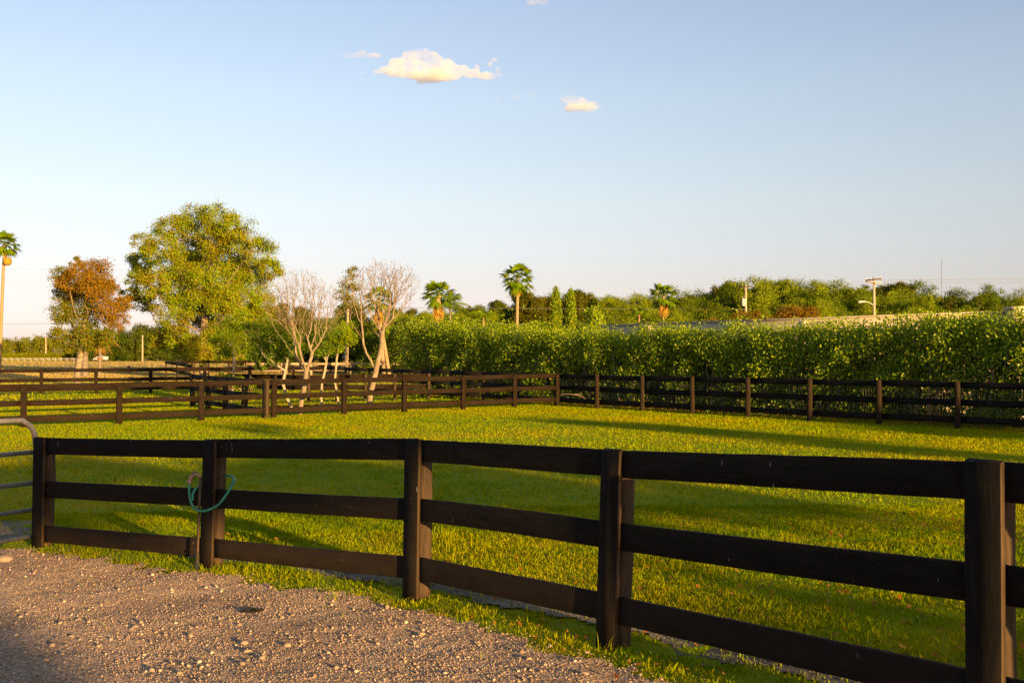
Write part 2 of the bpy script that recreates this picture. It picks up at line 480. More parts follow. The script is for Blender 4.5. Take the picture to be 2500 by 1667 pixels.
M['gravel'] = gravel_mat("shell_gravel", (.44, .315, .215), (.53, .39, .27), (.60, .46, .335))
M['sand'] = gravel_mat("grey_sand", (.19, .16, .13), (.25, .215, .175), (.31, .27, .22))
m, nt, N, L, P = new_mat("gravel_stone")
g = N.new("ShaderNodeNewGeometry")
r = ramp(N, [(0, (.26, .185, .13)), (.5, (.40, .295, .21)), (.85, (.50, .39, .29)), (1, (.66, .54, .42))])
L.new(g.outputs["Random Per Island"], r.inputs["Fac"])
n = noise(N, L, 60, 4, .6)
r2 = ramp(N, [(.3, (.7, .7, .7)), (.7, (1.15, 1.1, 1.05))]); L.new(n.outputs["Fac"], r2.inputs["Fac"])
L.new(mixrgb(N, L, r.outputs["Color"], r2.outputs["Color"], 1.0, 'MULTIPLY'), P.inputs["Base Color"])
P.inputs["Roughness"].default_value = .85
M['stone'] = m
M['rock'] = surf_mat("pale_limestone", [(.3, (.24, .175, .125)), (.55, (.34, .26, .19)), (.8, (.44, .35, .26))], scale=9, rough=.9, bump=.6, bdist=.01)
m, nt, N, L, P = new_mat("cloud_vapour")
P.inputs["Base Color"].default_value = (.70, .88, .99, 1); P.inputs["Roughness"].default_value = 1
P.inputs["Specular IOR Level"].default_value = 0
t = N.new("ShaderNodeBsdfTranslucent"); t.inputs["Color"].default_value = (.70, .88, .99, 1)
mx = N.new("ShaderNodeMixShader"); mx.inputs[0].default_value = .5
L.new(P.outputs[0], mx.inputs[1]); L.new(t.outputs[0], mx.inputs[2])
L.new(mx.outputs[0], N["Material Output"].inputs["Surface"])
M['cloud'] = m

# ------------------------------------------------------------------ ground sheet
rad = np.concatenate(([0.0], np.geomspace(.6, 9000, 150)))
ang = np.linspace(0, 2 * math.pi, 241)[:-1]
X = rad[1:, None] * np.cos(ang); Y = rad[1:, None] * np.sin(ang)
Z = G(X, Y)
V = np.concatenate(([[0, 0, float(G(0, 0))]], np.stack((X, Y, Z), -1).reshape(-1, 3)))
n, k = X.shape
i = np.arange(n - 1)[:, None] * k + 1; j = np.arange(k)[None]; j2 = (j + 1) % k
Q = np.stack((i + j, i + k + j, i + k + j2, i + j2), -1).reshape(-1, 4)
T = np.stack((np.zeros(k, int), np.arange(k) + 1, (np.arange(k) + 1) % k + 1), -1)
mb = MB(); mb.add(V, Q); mb.f.append(T)
structure("ground", mb, M['ground'], smooth=True)

# near fence line, used for gravel and verge too
PPM = [(95, 213), (506, 240), (1003, 287), (1478, 354), (2400, 517)]
NEAR = [np.array(((px - CX) / s, F / s)) for px, s in PPM]
NEAR.append(NEAR[-1] + np.array((.60, -.80)) * 2.75)
LINE = np.array([(-40., 20.), (-14., 14.2)] + [tuple(p) for p in NEAR] + [(6.2, -1.5), (14., -12.)])


def sdist(x, y):
    """signed distance to the near fence line, positive on the camera's side"""
    x = np.asarray(x, float); y = np.asarray(y, float)
    best = np.full(x.shape, 1e9); sg = np.ones(x.shape)
    for a, b in zip(LINE[:-1], LINE[1:]):
        d = b - a; l2 = d @ d
        t = np.clip(((x - a[0]) * d[0] + (y - a[1]) * d[1]) / l2, 0, 1)
        ex, ey = x - a[0] - t * d[0], y - a[1] - t * d[1]
        dd = np.hypot(ex, ey)
        s = np.where(d[0] * ey - d[1] * ex < 0, 1.0, -1.0)
        m_ = dd < best
        best = np.where(m_, dd, best); sg = np.where(m_, s, sg)
    return best * sg


def verge(x, y):
    """where grass gives way to gravel"""
    return .24 + .15 * vnoise(x, y, .55, 1.3) + .09 * vnoise(x, y, .17, 4.1) + .05 * vnoise(x, y, .05, 2.7)


def gate_gap(x, y):
    return (x < -5.5) & (y < 17)


def sheet(name, mat, x0, x1, y0, y1, st, keep, dz):
    xs = np.arange(x0, x1, st); ys = np.arange(y0, y1, st)
    X, Y = np.meshgrid(xs, ys, indexing='ij')
    K = keep(X, Y)
    Z = G(X, Y) + dz + .012 * vnoise(X, Y, .5, 7) * (dz > .005)
    nx, ny = X.shape
    idx = np.arange(nx * ny).reshape(nx, ny)
    q = np.stack((idx[:-1, :-1], idx[1:, :-1], idx[1:, 1:], idx[:-1, 1:]), -1)
    kk = K[:-1, :-1] & K[1:, :-1] & K[1:, 1:] & K[:-1, 1:]
    q = q[kk]
    V = np.stack((X, Y, Z), -1).reshape(-1, 3)
    used = np.unique(q); re = np.zeros(len(V), int); re[used] = np.arange(len(used))
    mb = MB(); mb.add(V[used], re[q])
    return structure(name, mb, mat, smooth=True)


sheet("gravel_drive", M['gravel'], -16, 8, -9, 15, .045, lambda x, y: sdist(x, y) > verge(x, y), .016)


def strip_keep(x, y):
    s = sdist(x, y)
    a = s + .55
    gap = (x < -5.95 + .16 * vnoise(x, y, .5, 3)) & (s > -1.5 + .5 * vnoise(x, y, .9, 6)) & (s < .7)
    return (np.abs(a) < .22 + .12 * vnoise(x, y, .4, 2.2)) & (x > -5.3) | gap


sheet("sand_strip", M['sand'], -16, 8, -4, 17, .06, strip_keep, .008)

# ------------------------------------------------------------------ grass blades
rng = np.random.default_rng(11)


def blades(xy, h, w, rng, lean=.55):
    n = len(xy)
    z = G(xy[:, 0], xy[:, 1])
    B = np.stack((xy[:, 0], xy[:, 1], z - .005), -1)
    a = rng.uniform(0, 2 * math.pi, n)
    side = np.stack((np.cos(a), np.sin(a), np.zeros(n)), -1) * (w / 2)[:, None]
    b = rng.uniform(0, 2 * math.pi, n); l = rng.uniform(.1, lean, n) * h
    tip = np.stack((np.cos(b) * l, np.sin(b) * l, h), -1)
    mid = tip * np.array((.35, .35, .6))
    V = np.stack((B - side, B + side, B + mid + side * .75, B + tip, B + mid - side * .75), 1).reshape(-1, 3)
    q = np.arange(n)[:, None] * 5 + np.array((0, 1, 2, 3, 4))[None]
    return V, q


def field_pts(n, y0, y1, rng, spread=.60):
    y = np.sqrt(rng.uniform(y0 ** 2, y1 ** 2, n))
    x = rng.uniform(-spread, spread, n) * y
    return np.stack((x, y), -1)


def keep_grass(p):
    s = sdist(p[:, 0], p[:, 1])
    v = verge(p[:, 0], p[:, 1])
    bare = np.where(s > -.35, np.clip(.62 + 1.1 * vnoise(p[:, 0], p[:, 1], .22, 12), .12, 1), 1)
    ok = rng.uniform(0, 1, len(p)) < bare * np.clip((v + .16 - s) / .30, 0, 1) ** 1.6
    ok |= (s > v) & (rng.uniform(0, 1, len(p)) < .12 * np.clip(vnoise(p[:, 0], p[:, 1], .45, 8) - .38, 0, 1))
    strip = strip_keep(p[:, 0], p[:, 1])
    ok &= ~(strip & (rng.uniform(0, 1, len(p)) > .28))
    return p[ok]


mb = MB()
p = keep_grass(field_pts(430000, 4.2, 15, rng))
tall = 1 + .5 * vnoise(p[:, 0], p[:, 1], .6, 3) + .35 * vnoise(p[:, 0], p[:, 1], .15, 5)
h = np.clip(rng.gamma(4, .0066, len(p)) * tall, .008, .11)
mb.add(*blades(p, h, rng.uniform(.0045, .0095, len(p)), rng, .8))
p = field_pts(390000, 15, 48, rng, .66)
tall = 1 + .4 * vnoise(p[:, 0], p[:, 1], 1.2, 3)
h = np.clip(rng.gamma(4, .008, len(p)) * tall, .012, .09)
mb.add(*blades(p, h, rng.uniform(.010, .022, len(p)), rng, .9))
p = field_pts(185000, 48, 130, rng, .66)
mb.add(*blades(p, rng.gamma(4, .013, len(p)), rng.uniform(.03, .07, len(p)), rng))
p = field_pts(75000, 130, 430, rng, .66)
mb.add(*blades(p, rng.gamma(4, .016, len(p)), rng.uniform(.1, .25, len(p)), rng))
# scattered weeds and taller tufts in the paddock
for _ in range(150):
    c = field_pts(1, 5, 22, rng)[0]
    if float(sdist(c[0], c[1])) > -.6: continue
    k = int(rng.integers(14, 60)); p = c + rng.normal(0, rng.uniform(.03, .14), (k, 2))
    mb.add(*blades(p, np.clip(rng.gamma(5, .017, k), .03, .22), rng.uniform(.005, .010, k), rng, .7))
# taller tufts along the verge and under the rails
tufts = []
for a, b in zip(NEAR[:-1], NEAR[1:]):
    L_ = np.linalg.norm(b - a); nn = int(L_ * 9)
    d = (b - a) / L_; nrm = np.array((d[1], -d[0]))
    for _ in range(nn):
        c = a + d * rng.uniform(0, L_) + nrm * rng.normal(-.05, .22)
        if float(vnoise(c[0], c[1], .35, 4)) < -.05: continue
        tufts.append(c + rng.normal(0, .045, (rng.integers(8, 34), 2)))
p = np.concatenate(tufts)
mb.add(*blades(p, np.clip(rng.gamma(4, .0125, len(p)), .015, .14), rng.uniform(.004, .008, len(p)), rng, .9))
go = obj("grass", mb, M['blade'])
tag(go, "short golden green grass covering the paddock and pasture", "grass", kind="stuff")

# fallen leaves on the grass
def scatter_leaves(p, size, rng, up=.012):
    n = len(p)
    a = rng.uniform(0, 2 * math.pi, n)
    z = G(p[:, 0], p[:, 1]) + rng.uniform(.004, up, n) + .02
    C = np.stack((p[:, 0], p[:, 1], z), -1)
    t = np.stack((np.cos(a), np.sin(a), rng.normal(0, .35, n)), -1) * size[:, None]
    s = np.stack((-np.sin(a), np.cos(a), rng.normal(0, .35, n)), -1) * (size * .45)[:, None]
    V = np.stack((C - t * .5, C + s * .5, C + t * .5, C - s * .5), 1).reshape(-1, 3)
    return V, np.arange(n)[:, None] * 4 + np.arange(4)[None]


mb = MB()
p = field_pts(5200, 4.6, 14, rng); p = p[sdist(p[:, 0], p[:, 1]) < .5]
p = p[rng.uniform(0, 1, len(p)) < np.clip(.25 + .12 * (p[:, 0] + 1) - .02 * (p[:, 1] - 6), .06, 1)]
mb.add(*scatter_leaves(p, rng.uniform(.025, .07, len(p)), rng, .05))
cen = onground(795, 43.5)
p = rng.normal(0, 1, (5000, 2)) * np.array((1.6, 1.1)) + cen[:2]
mb.add(*scatter_leaves(p, rng.uniform(.05, .10, len(p)), rng, .05))
p = field_pts(260, 4.2, 12, rng); p = p[sdist(p[:, 0], p[:, 1]) > .2]
mb.add(*scatter_leaves(p, rng.uniform(.015, .05, len(p)), rng, .02))
tag(obj("leaf_litter", mb, M['dead_leaf']), "scattered rust brown fallen leaves on the grass", "fallen leaves", kind="stuff")

# ------------------------------------------------------------------ stones on the drive
def ico():
    t = (1 + 5 ** .5) / 2
    v = np.array([(-1, t, 0), (1, t, 0), (-1, -t, 0), (1, -t, 0), (0, -1, t), (0, 1, t), (0, -1, -t), (0, 1, -t),
                  (t, 0, -1), (t, 0, 1), (-t, 0, -1), (-t, 0, 1)], float)
    v /= np.linalg.norm(v[0])
    f = np.array([(0, 11, 5), (0, 5, 1), (0, 1, 7), (0, 7, 10), (0, 10, 11), (1, 5, 9), (5, 11, 4), (11, 10, 2), (10, 7, 6), (7, 1, 8),
                  (3, 9, 4), (3, 4, 2), (3, 2, 6), (3, 6, 8), (3, 8, 9), (4, 9, 5), (2, 4, 11), (6, 2, 10), (8, 6, 7), (9, 8, 1)])
    return v, f


IV, IF = ico()
OV = np.array([(1, 0, 0), (-1, 0, 0), (0, 1, 0), (0, -1, 0), (0, 0, 1), (0, 0, -1)], float)
OF = np.array([(0, 2, 4), (2, 1, 4), (1, 3, 4), (3, 0, 4), (2, 0, 5), (1, 2, 5), (3, 1, 5), (0, 3, 5)])
mb = MB()
for n, BV, BF, mu, sg_, lo, hi, seed in ((230000, OV, OF, -5.62, .36, .0022, .008, 9), (20000, IV, IF, -5.2, .48, .0035, .018, 3.3)):
    y = 3.9 + 8.6 * rng.uniform(0, 1, n) ** 1.5
    x = rng.uniform(-.60, .45, n) * y
    ok = sdist(x, y) > verge(x, y) + .04 - .22 * rng.uniform(0, 1, n) ** 2.5
    x, y = x[ok], y[ok]; n = len(x)
    size = np.clip(rng.lognormal(mu, sg_, n), lo, hi)
    kk = rng.uniform(0, 1, n) < np.clip(.62 + .5 * vnoise(x, y, .5, seed), .15, 1)
    x, y, size = x[kk], y[kk], size[kk]; n = len(x)
    sc = size[:, None] * rng.uniform(.65, 1.35, (n, 3)) * np.array((1, 1, .8))
    a = rng.uniform(0, 6.28, n); k_ = len(BV)
    Vs = BV[None] * (1 + rng.normal(0, .14, (n, k_, 1))) * sc[:, None]
    c_, s_ = np.cos(a)[:, None], np.sin(a)[:, None]
    Vs = np.stack((Vs[..., 0] * c_ - Vs[..., 1] * s_, Vs[..., 0] * s_ + Vs[..., 1] * c_, Vs[..., 2]), -1)
    Vs = Vs + np.stack((x, y, G(x, y) + .016 + .012 * vnoise(x, y, .5, 7) + sc[:, 2] * .4), -1)[:, None]
    mb.add(Vs.reshape(-1, 3), (np.arange(n)[:, None, None] * k_ + BF[None]).reshape(-1, 3))
tag(obj("gravel_stones", mb, M['stone']), "loose pale pebbles strewn over the gravel drive", "gravel", kind="stuff")


def stone_mesh(seed, r):
    q = np.random.default_rng(seed)
    import bmesh
    bm = bmesh.new(); bmesh.ops.create_icosphere(bm, subdivisions=2, radius=1)
    V = np.array([v.co[:] for v in bm.verts]); Fa = np.array([[v.index for v in f.verts] for f in bm.faces]); bm.free()
    off = q.uniform(0, 6, 3)
    V = V * (1 + .14 * np.sin(V[:, :1] * 2.3 + off[0]) + .12 * np.sin(V[:, 1:2] * 2.9 + off[1]) + .10 * np.sin(V[:, 2:] * 3.7 + off[2]))
    V = V + q.normal(0, .03, V.shape)
    return V * np.array((1.15, .9, .68)) * r, Fa


big = [(157, 1600), (178, 1558), (132, 1579), (245, 1581), (333, 1533), (408, 1553), (467, 1555), (600, 1573), (587, 1529),
       (443, 1648), (426, 1624), (374, 1640), (641, 1611), (593, 1624), (606, 1594), (844, 1630), (822, 1634), (703, 1580),
       (1118, 1536), (1290, 1613), (1063, 1552), (1032, 1552), (1425, 1650), (1433, 1597), (118, 1615), (166, 1579)]
where = ["left", "left", "left", "middle", "middle", "middle", "middle", "right"]
for i, (px, py) in enumerate(big):
    c = gpix(px, py)
    mb = MB(); Vv, Fa = stone_mesh(100 + i, .012 + .011 * ((i * 7) % 5) / 4)
    mb.add(Vv + np.array((c[0], c[1], c[2] + .024)), Fa)
    o = obj("stone", mb, M['rock'], smooth=True, loc=c)
    tag(o, "pale rounded pebble lying loose on the gravel drive", "stone", "larger pebbles on the gravel drive")
c = gpix(12, 1372)
mb = MB(); Vv, Fa = stone_mesh(5, .075); mb.add(Vv * np.array((1.2, 1, 1)) + c + np.array((0, 0, .05)), Fa)
tag(obj("rock", mb, M['rock'], smooth=True, loc=c), "large pale rock on the gravel beside the metal gate", "rock")
# dark dry tuft lying on the gravel
c = gpix(618, 1496)
mb = MB()
for _ in range(240):
    a = rng.uniform(0, 6.28); p0 = np.array((c[0], c[1], c[2] + .025)) + rng.normal(0, .012, 3) * np.array((2.5, 1, .5))
    d = np.array((math.cos(a) * 1.5, math.sin(a), rng.uniform(.0, .45))); d /= np.linalg.norm(d)
    ln = rng.uniform(.03, .085)
    mb.tube([p0, p0 + d * ln * .6, p0 + d * ln - np.array((0, 0, .008))], [.0022, .0018, .0006], 3, False)
tag(obj("dry_tuft", mb, M['rubber'], loc=c), "dark dry tuft of fibres lying on the gravel", "debris")


# ------------------------------------------------------------------ fences
def unit(v):
    v = np.asarray(v, float)
    return v / (np.linalg.norm(v) + 1e-12)


def sweep(mb, A, B, up, nrm, hw, ht, nseg, q, wob=.004, ch=.004):
    """board from A to B: hw half width along up, ht half thickness along nrm, chamfered edges"""
    pr = [(-hw + ch, -ht), (hw - ch, -ht), (hw, -ht + ch), (hw, ht - ch), (hw - ch, ht), (-hw + ch, ht), (-hw, ht - ch), (-hw, -ht + ch)]
    R = []
    bow = q.normal(0, wob * 1.5); bow2 = q.normal(0, wob)
    for i in range(nseg + 1):
        t = i / nseg
        C = A + (B - A) * t + up * (bow * math.sin(math.pi * t)) + nrm * (bow2 * math.sin(math.pi * t))
        e = 1 + q.normal(0, wob * .35) / max(hw, .02)
        R.append([C + up * (a * e) + nrm * b for a, b in pr])
    mb.rings(R)


UP = np.array((0, 0, 1.0))


def fence(label, pts, tops=(1.35, .85, .35), rw=.185, post_h=1.36, side=1, boards=True, rail_mat=None, board_mat=None, post_mat=None,
          q=None, lean=None, post_r=.07, rails_at=None, board_w=.18, nseg=6, wob=.004, name="board_fence", square=False, cat="fence",
          skip_first=False, square_half=.05, group=None, label_part=None):
    """pts: list of xy. side=+1 puts the rails on the camera's side of the posts, -1 behind them."""
    pts = [np.asarray(p, float)[:2] for p in pts]
    base = [np.array((p[0], p[1], float(G(*p)))) for p in pts]
    root = thing(name, label, cat, base[len(base) // 2], group)
    q = q or np.random.default_rng(len(label))
    dirs = [unit(np.append(b - a, 0)) for a, b in zip(pts[:-1], pts[1:])]
    def nrm_of(d, p):
        n_ = np.array((d[1], -d[0], 0.0))
        if n_[:2] @ (-p) < 0: n_ = -n_
        return n_ * side
    if rails_at is None:
        rails_at = [[b[2] + t for t in tops] for b in base]
    for i, b in enumerate(base):
        if skip_first and i == 0: continue
        ds = [dirs[k] for k in (i - 1, i) if 0 <= k < len(dirs)]
        d = unit(sum(ds)); n_ = nrm_of(d, pts[i])
        ln = (lean[i] if lean else q.normal(0, .006)) * np.array((1., 0, 0))
        top = rails_at[i][0]
        hgt = top - b[2]
        mbp = MB()
        if square:
            C = b
            sweep(mbp, C - UP * .1, C + UP * (hgt + .02) + ln, d, n_, square_half, square_half, 3, q, .001)
        else:
            C = b
            rr = post_r * q.uniform(.93, 1.07)
            zs = np.linspace(-.15, hgt - .03 if boards else hgt + .015, 7)
            P_ = [C + UP * z + ln * (z / hgt) + np.append(q.normal(0, .003, 2), 0) for z in zs]
            P_ = P_ + [P_[-1] + UP * .008]
            R_ = [rr * (1.05 - .06 * t) for t in np.linspace(0, 1, 7)] + [rr * .82]
            mbp.tube(P_, R_, 14)
        obj("post", mbp, post_mat or M['post'], root, smooth=not square)
        if boards:
            off = n_ * (post_r + .040 + .021)
            A = b + off - UP * .08
            Bt = b + off + UP * (hgt + .006) + ln
            mbb = MB()
            # face board with a sloped, chamfered top
            bw = board_w / 2
            R = []
            for t, sh in ((0, 0), (.3, 0), (.6, 0), (.86, 0), (1, 0)):
                C2 = A + (Bt - A) * t
                e = q.normal(0, .0012)
                R.append([C2 + d * (u * (bw + e)) + n_ * v for u, v in
                          ((-1, -.019), (1, -.019), (1, .016), (.97, .019), (-.97, .019), (-1, .016))])
            Rl = np.array(R[-1]); Rl[2:] -= UP * .012
            R[-1] = Rl
            mbb.rings(R)
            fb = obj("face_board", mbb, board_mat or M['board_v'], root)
            if board_mat is None:                             # narrow side faces take the brown post material
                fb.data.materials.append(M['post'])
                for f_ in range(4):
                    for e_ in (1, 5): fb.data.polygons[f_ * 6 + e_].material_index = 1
    for i, d in enumerate(dirs):
        n0 = nrm_of(d, pts[i])
        off = n0 * (post_r + .019)
        for k in range(len(tops)):
            a = np.array((*pts[i], rails_at[i][k] - rw / 2)); c2 = np.array((*pts[i + 1], rails_at[i + 1][k] - rw / 2))
            if lean:
                a = a + np.array((lean[i], 0, 0)) * ((a[2] - base[i][2]) / 1.35); c2 = c2 + np.array((lean[i + 1], 0, 0)) * ((c2[2] - base[i + 1][2]) / 1.35)
            dd = unit(c2 - a)
            jit = UP * q.normal(0, .004)
            mbr = MB()
            upv = unit(np.cross(np.cross(dd, UP), dd))
            sweep(mbr, a + off + dd * .003 + jit, c2 + off - dd * .003 + jit, upv, n0, rw / 2, .019, nseg, q, wob)
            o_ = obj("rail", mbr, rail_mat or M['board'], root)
    return root


# near fence: rail tops measured at every post (metres below the eye)
near_tops = [[.92, 1.42, 1.92], [.84, 1.337, 1.842], [.697, 1.20, 1.697], [.636, 1.138, 1.637], [.487, .98, 1.488]]
ra = [[ZC - v for v in t] for t in near_tops]
ra.append([ZC - v + .06 for v in near_tops[-1]])
# shift the round posts back so that the face boards land where the photo has them
near_posts = []
for i, p in enumerate(NEAR):
    ds = [unit(NEAR[k + 1] - NEAR[k]) for k in (i - 1, i) if 0 <= k < len(NEAR) - 1]
    d = unit(sum(ds)); n_ = np.array((d[1], -d[0]))
    if n_ @ (-p) < 0: n_ = -n_
    near_posts.append(p - n_ * .131)
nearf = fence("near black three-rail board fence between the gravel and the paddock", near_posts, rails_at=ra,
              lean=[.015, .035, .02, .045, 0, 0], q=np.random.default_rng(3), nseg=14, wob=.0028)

Ppx = [(-340, 74.6 * 1.09), (-140, 74.6 * 1.06)]
mid = []
for px in (-420, -175, 57, 290, 490, 667, 838, 985, 1128, 1253):
    s = 74.6 + (px - 290) * (58 - 74.6) / 1067
    mid.append(np.array(((px - CX) / s, F / s)))
CORNER = np.array((1.84, 44.8))
WD, MO = np.array((.617, -.787)), np.array((.787, .617))
mid.append(CORNER)
fence("brown sunlit three-rail fence crossing behind the paddock on the left", mid, q=np.random.default_rng(4), post_mat=M['post_dark'],
      rail_mat=M['lit_board'], board_mat=M['lit_board'], wob=.004, nseg=4, rw=.18)

right = [CORNER + WD * 2.55 * k for k in range(0, 12)]
rf = fence("black three-rail fence running along the front of the leafy hedge", right, boards=False, side=-1, q=np.random.default_rng(5),
           rail_mat=M['shade_board'], post_mat=M['post_dark'], post_r=.085, nseg=4, rw=.19, skip_first=True)
# wire mesh behind the rails
mbw = MB()
for k in range(11):
    for t in np.linspace(.06, .94, 24):
        a = CORNER + WD * 2.55 * (k + t) + MO * .135
        z = float(G(*a))
        mbw.tube([(a[0], a[1], z + .05), (a[0], a[1], z + 1.25)], .0035, 3, False)
    for hh in (.5, .75, 1.0):
        a = CORNER + WD * 2.55 * (k + .02) + MO * .135; b = CORNER + WD * 2.55 * (k + .98) + MO * .135
        mbw.tube([(*a, float(G(*a)) + hh), (*b, float(G(*b)) + hh)], .003, 3, False)
obj("wire_mesh", mbw, M['wire'], rf)
# the same line carries on past the corner, beyond the small trees
back_corner = CORNER - WD * 2.55 * 8
fence("black fence continuing past the corner behind the bare trees", [CORNER - WD * 2.55 * k for k in range(0, 9)], boards=False, side=1,
      q=np.random.default_rng(6), rail_mat=M['shade_board'], post_mat=M['post_dark'], nseg=2, skip_first=True, rw=.19)
bl = []
for px in (-200, -30, 102, 235, 368, 500, 610, 716):
    d = 56 + (px - 100) / 700 * 5
    bl.append(np.array(((px - CX) / F * d, d)))
fence("brown back fence in front of the red-leaved tree", bl + [back_corner], boards=True, q=np.random.default_rng(7), post_r=.07,
      rail_mat=M['lit_board'], board_mat=M['lit_board'], nseg=2, rw=.19)
# short cross fence, its shaded side towards us
a, b = onground(474, 45.0)[:2], onground(652, 37.6)[:2]
fence("short dark cross fence seen in shade left of the bare trees", [a + (b - a) * t for t in (0, .25, .5, .75, 1)], boards=True, q=np.random.default_rng(8),
      rail_mat=M['shade_board'], board_mat=M['shade_board'], nseg=2, rw=.19, side=1)
fence("inner brown fence behind the trunks of the bare trees",
      [onground(px, d)[:2] for px, d in ((560, 50.5), (612, 49.5), (672, 48.8), (754, 47.6), (822, 48.2), (892, 48.6), (964, 49.6), (1047, 50))],
      boards=False, q=np.random.default_rng(9), rail_mat=M['lit_board'], tops=(1.22, .74), nseg=2, rw=.19, side=-1)
cA = onground(406, 81)[:2]
fence("far dark corner fence in front of the big round tree",
      [onground(474, 62)[:2], onground(455, 67)[:2], onground(432, 73)[:2], cA, onground(455, 82)[:2], onground(510, 83)[:2], onground(560, 84)[:2], onground(600, 85)[:2]],
      boards=False, q=np.random.default_rng(10), rail_mat=M['lit_board'], post_mat=M['post'], tops=(1.45, .95), nseg=2, rw=.2, square=True)
fence("unpainted timber fence with pale rails far behind the bare trees",
      [onground(px, 95)[:2] for px in (600, 690, 760, 857, 985, 1060)], boards=False, q=np.random.default_rng(12), name="timber_fence",
      rail_mat=M['raw_wood'], post_mat=M['raw_wood'], tops=(1.15, .62), rw=.2, nseg=2, square=True, square_half=.09)
wf = [np.array(((px - CX) / F * 400, 400.)) for px in range(-44, 200, 15)]
fence("long white rail fence far off in front of a clipped hedge", wf, boards=False, q=np.random.default_rng(13), name="white_fence",
      rail_mat=M['white_paint'], post_mat=M['white_paint'], tops=(1.15, .7), rw=.13, nseg=1, square=True, square_half=.065)

# ------------------------------------------------------------------ gate
P0 = NEAR[0]
gd = unit(np.array((-.45, -.89)))
gs = W(92, 1000, 12.42)[:2]
gt = thing("pipe_gate", "grey galvanised pipe gate with rounded top corner at left edge", "gate", (gs[0], gs[1], float(G(*gs))))
zt = [ZC - .72, ZC - 1.10, ZC - 1.455, ZC - 1.765, ZC - 2.07]


def gp(s, z): return np.array((gs[0] + gd[0] * s, gs[1] + gd[1] * s, z))


mbg = MB()
mbg.tube(catmull([gp(3.0, zt[0]), gp(1.4, zt[0]), gp(.34, zt[0]), gp(.17, zt[0] - .03), gp(.06, zt[0] - .13), gp(.02, zt[0] - .30), gp(.02, zt[1]), gp(.02, zt[3]), gp(.02, zt[4]), gp(.02, zt[4] - .02)], 6), .030, 14)
obj("gate_frame", mbg, M['galv'], gt, smooth=True)
for k in range(1, 5):
    mbg = MB(); mbg.tube([gp(.05, zt[k]), gp(1.5, zt[k] + .004), gp(3.0, zt[k])], .026, 12)
    obj("gate_bar", mbg, M['galv'], gt, smooth=True)
mbg = MB(); mbg.tube([gp(1.5, zt[4] - .03), gp(1.5, zt[0])], .022, 10); obj("gate_brace", mbg, M['galv'], gt, smooth=True)
mbg = MB(); mbg.tube([gp(3.0, zt[4] - .03), gp(3.0, zt[0] + .03)], .030, 10); obj("gate_stile", mbg, M['galv'], gt, smooth=True)

# ------------------------------------------------------------------ standpipe and hose on the second post
dP1 = F / 240 - .10
sp = lambda px, py, dd=0: W(px, py, dP1 + dd)
b0 = sp(481, 1388); b0[2] = float(G(b0[0], b0[1]))
st = thing("standpipe", "thin rusty water standpipe with brass tap beside the fence post", "standpipe", b0)
mb = MB(); mb.tube([sp(481, 1388) - UP * .1, sp(483, 1340), sp(486, 1250), sp(489.5, 1165)], .013, 10); obj("pipe", mb, M['pipe'], st, smooth=True)
mb = MB()
for py in (1345, 1357, 1368): mb.tube([sp(481.5, py), sp(481.3, py + 5)], .022, 10)
mb.tube([sp(480.8, 1372), sp(480.5, 1390)], .026, 10)
obj("fitting", mb, M['rubber'], st, smooth=True)
mb = MB(); mb.tube(catmull([sp(489.5, 1164), sp(483, 1158), sp(474, 1158.5), sp(468, 1163), sp(464.5, 1171), sp(463, 1180)], 4), [.017] * 5 + [.02] * 8 + [.024] * 8, 10)
obj("tap", mb, M['brass'], st, smooth=True)
mb = MB(); mb.tube([sp(474, 1158), sp(473, 1153)], .012, 8); mb.tube([sp(469, 1153, -.01), sp(478, 1152.5, .01)], .009, 8)
obj("tap_handle", mb, M['brass'], st, smooth=True)
mb = MB()
mb.tube(catmull([sp(463, 1176), sp(462, 1198), sp(465, 1222), sp(474, 1238), sp(484, 1245, -.06), sp(498, 1247, -.10), sp(517, 1241, -.15), sp(534, 1231, -.20),
                 sp(548, 1214, -.24), sp(561, 1194, -.24), sp(570, 1176, -.16), sp(571.5, 1168, -.06), sp(566, 1162, .05), sp(553, 1161, .15), sp(540, 1163, .25),
                 sp(522, 1170, .34), sp(503, 1176, .33), sp(492, 1185, .2), sp(480, 1191, .03), sp(472, 1202, -.01), sp(470, 1214, -.01), sp(470.5, 1221, -.01)], 6), .0125, 10)
tag(obj("garden_hose", mb, M['hose'], smooth=True, loc=b0), "green garden hose looped around the second fence post", "hose")

# ------------------------------------------------------------------ vegetation helpers
def leaf_quads(P_, size, rng, droop=.35, aspect=.5, face=None, loose=.55):
    """one small four-cornered leaf per point; face = the way a twig's leaves turn, loose = how much each leaf strays from it"""
    n = len(P_)
    t = rng.normal(0, 1, (n, 3)); t[:, 2] -= droop * 2
    t /= np.linalg.norm(t, axis=1)[:, None]
    r_ = rng.normal(0, 1, (n, 3))
    if face is not None: r_ = face + r_ * loose
    s = np.cross(t, r_); s /= np.linalg.norm(s, axis=1)[:, None] + 1e-9
    L_ = size * rng.uniform(.7, 1.3, n)
    t = t * (L_ / 2)[:, None]; s = s * (L_ * aspect / 2)[:, None]
    V = np.stack((P_ - t, P_ + s, P_ + t, P_ - s), 1).reshape(-1, 3)
    return V, np.arange(n * 4).reshape(n, 4)


def clump_subs(c, r, n, rng, shell=.45):
    d = rng.normal(0, 1, (n, 3)); d /= np.linalg.norm(d, axis=1)[:, None]
    rr = rng.uniform(shell ** 3, 1, n) ** (1 / 3)
    return np.asarray(c) + d * rr[:, None] * np.asarray(r)


def leaves_at(subs, nl, sig, rng):
    return (subs[:, None] + rng.normal(0, 1, (len(subs), nl, 3)) * sig * np.array((1, 1, .75))).reshape(-1, 3)


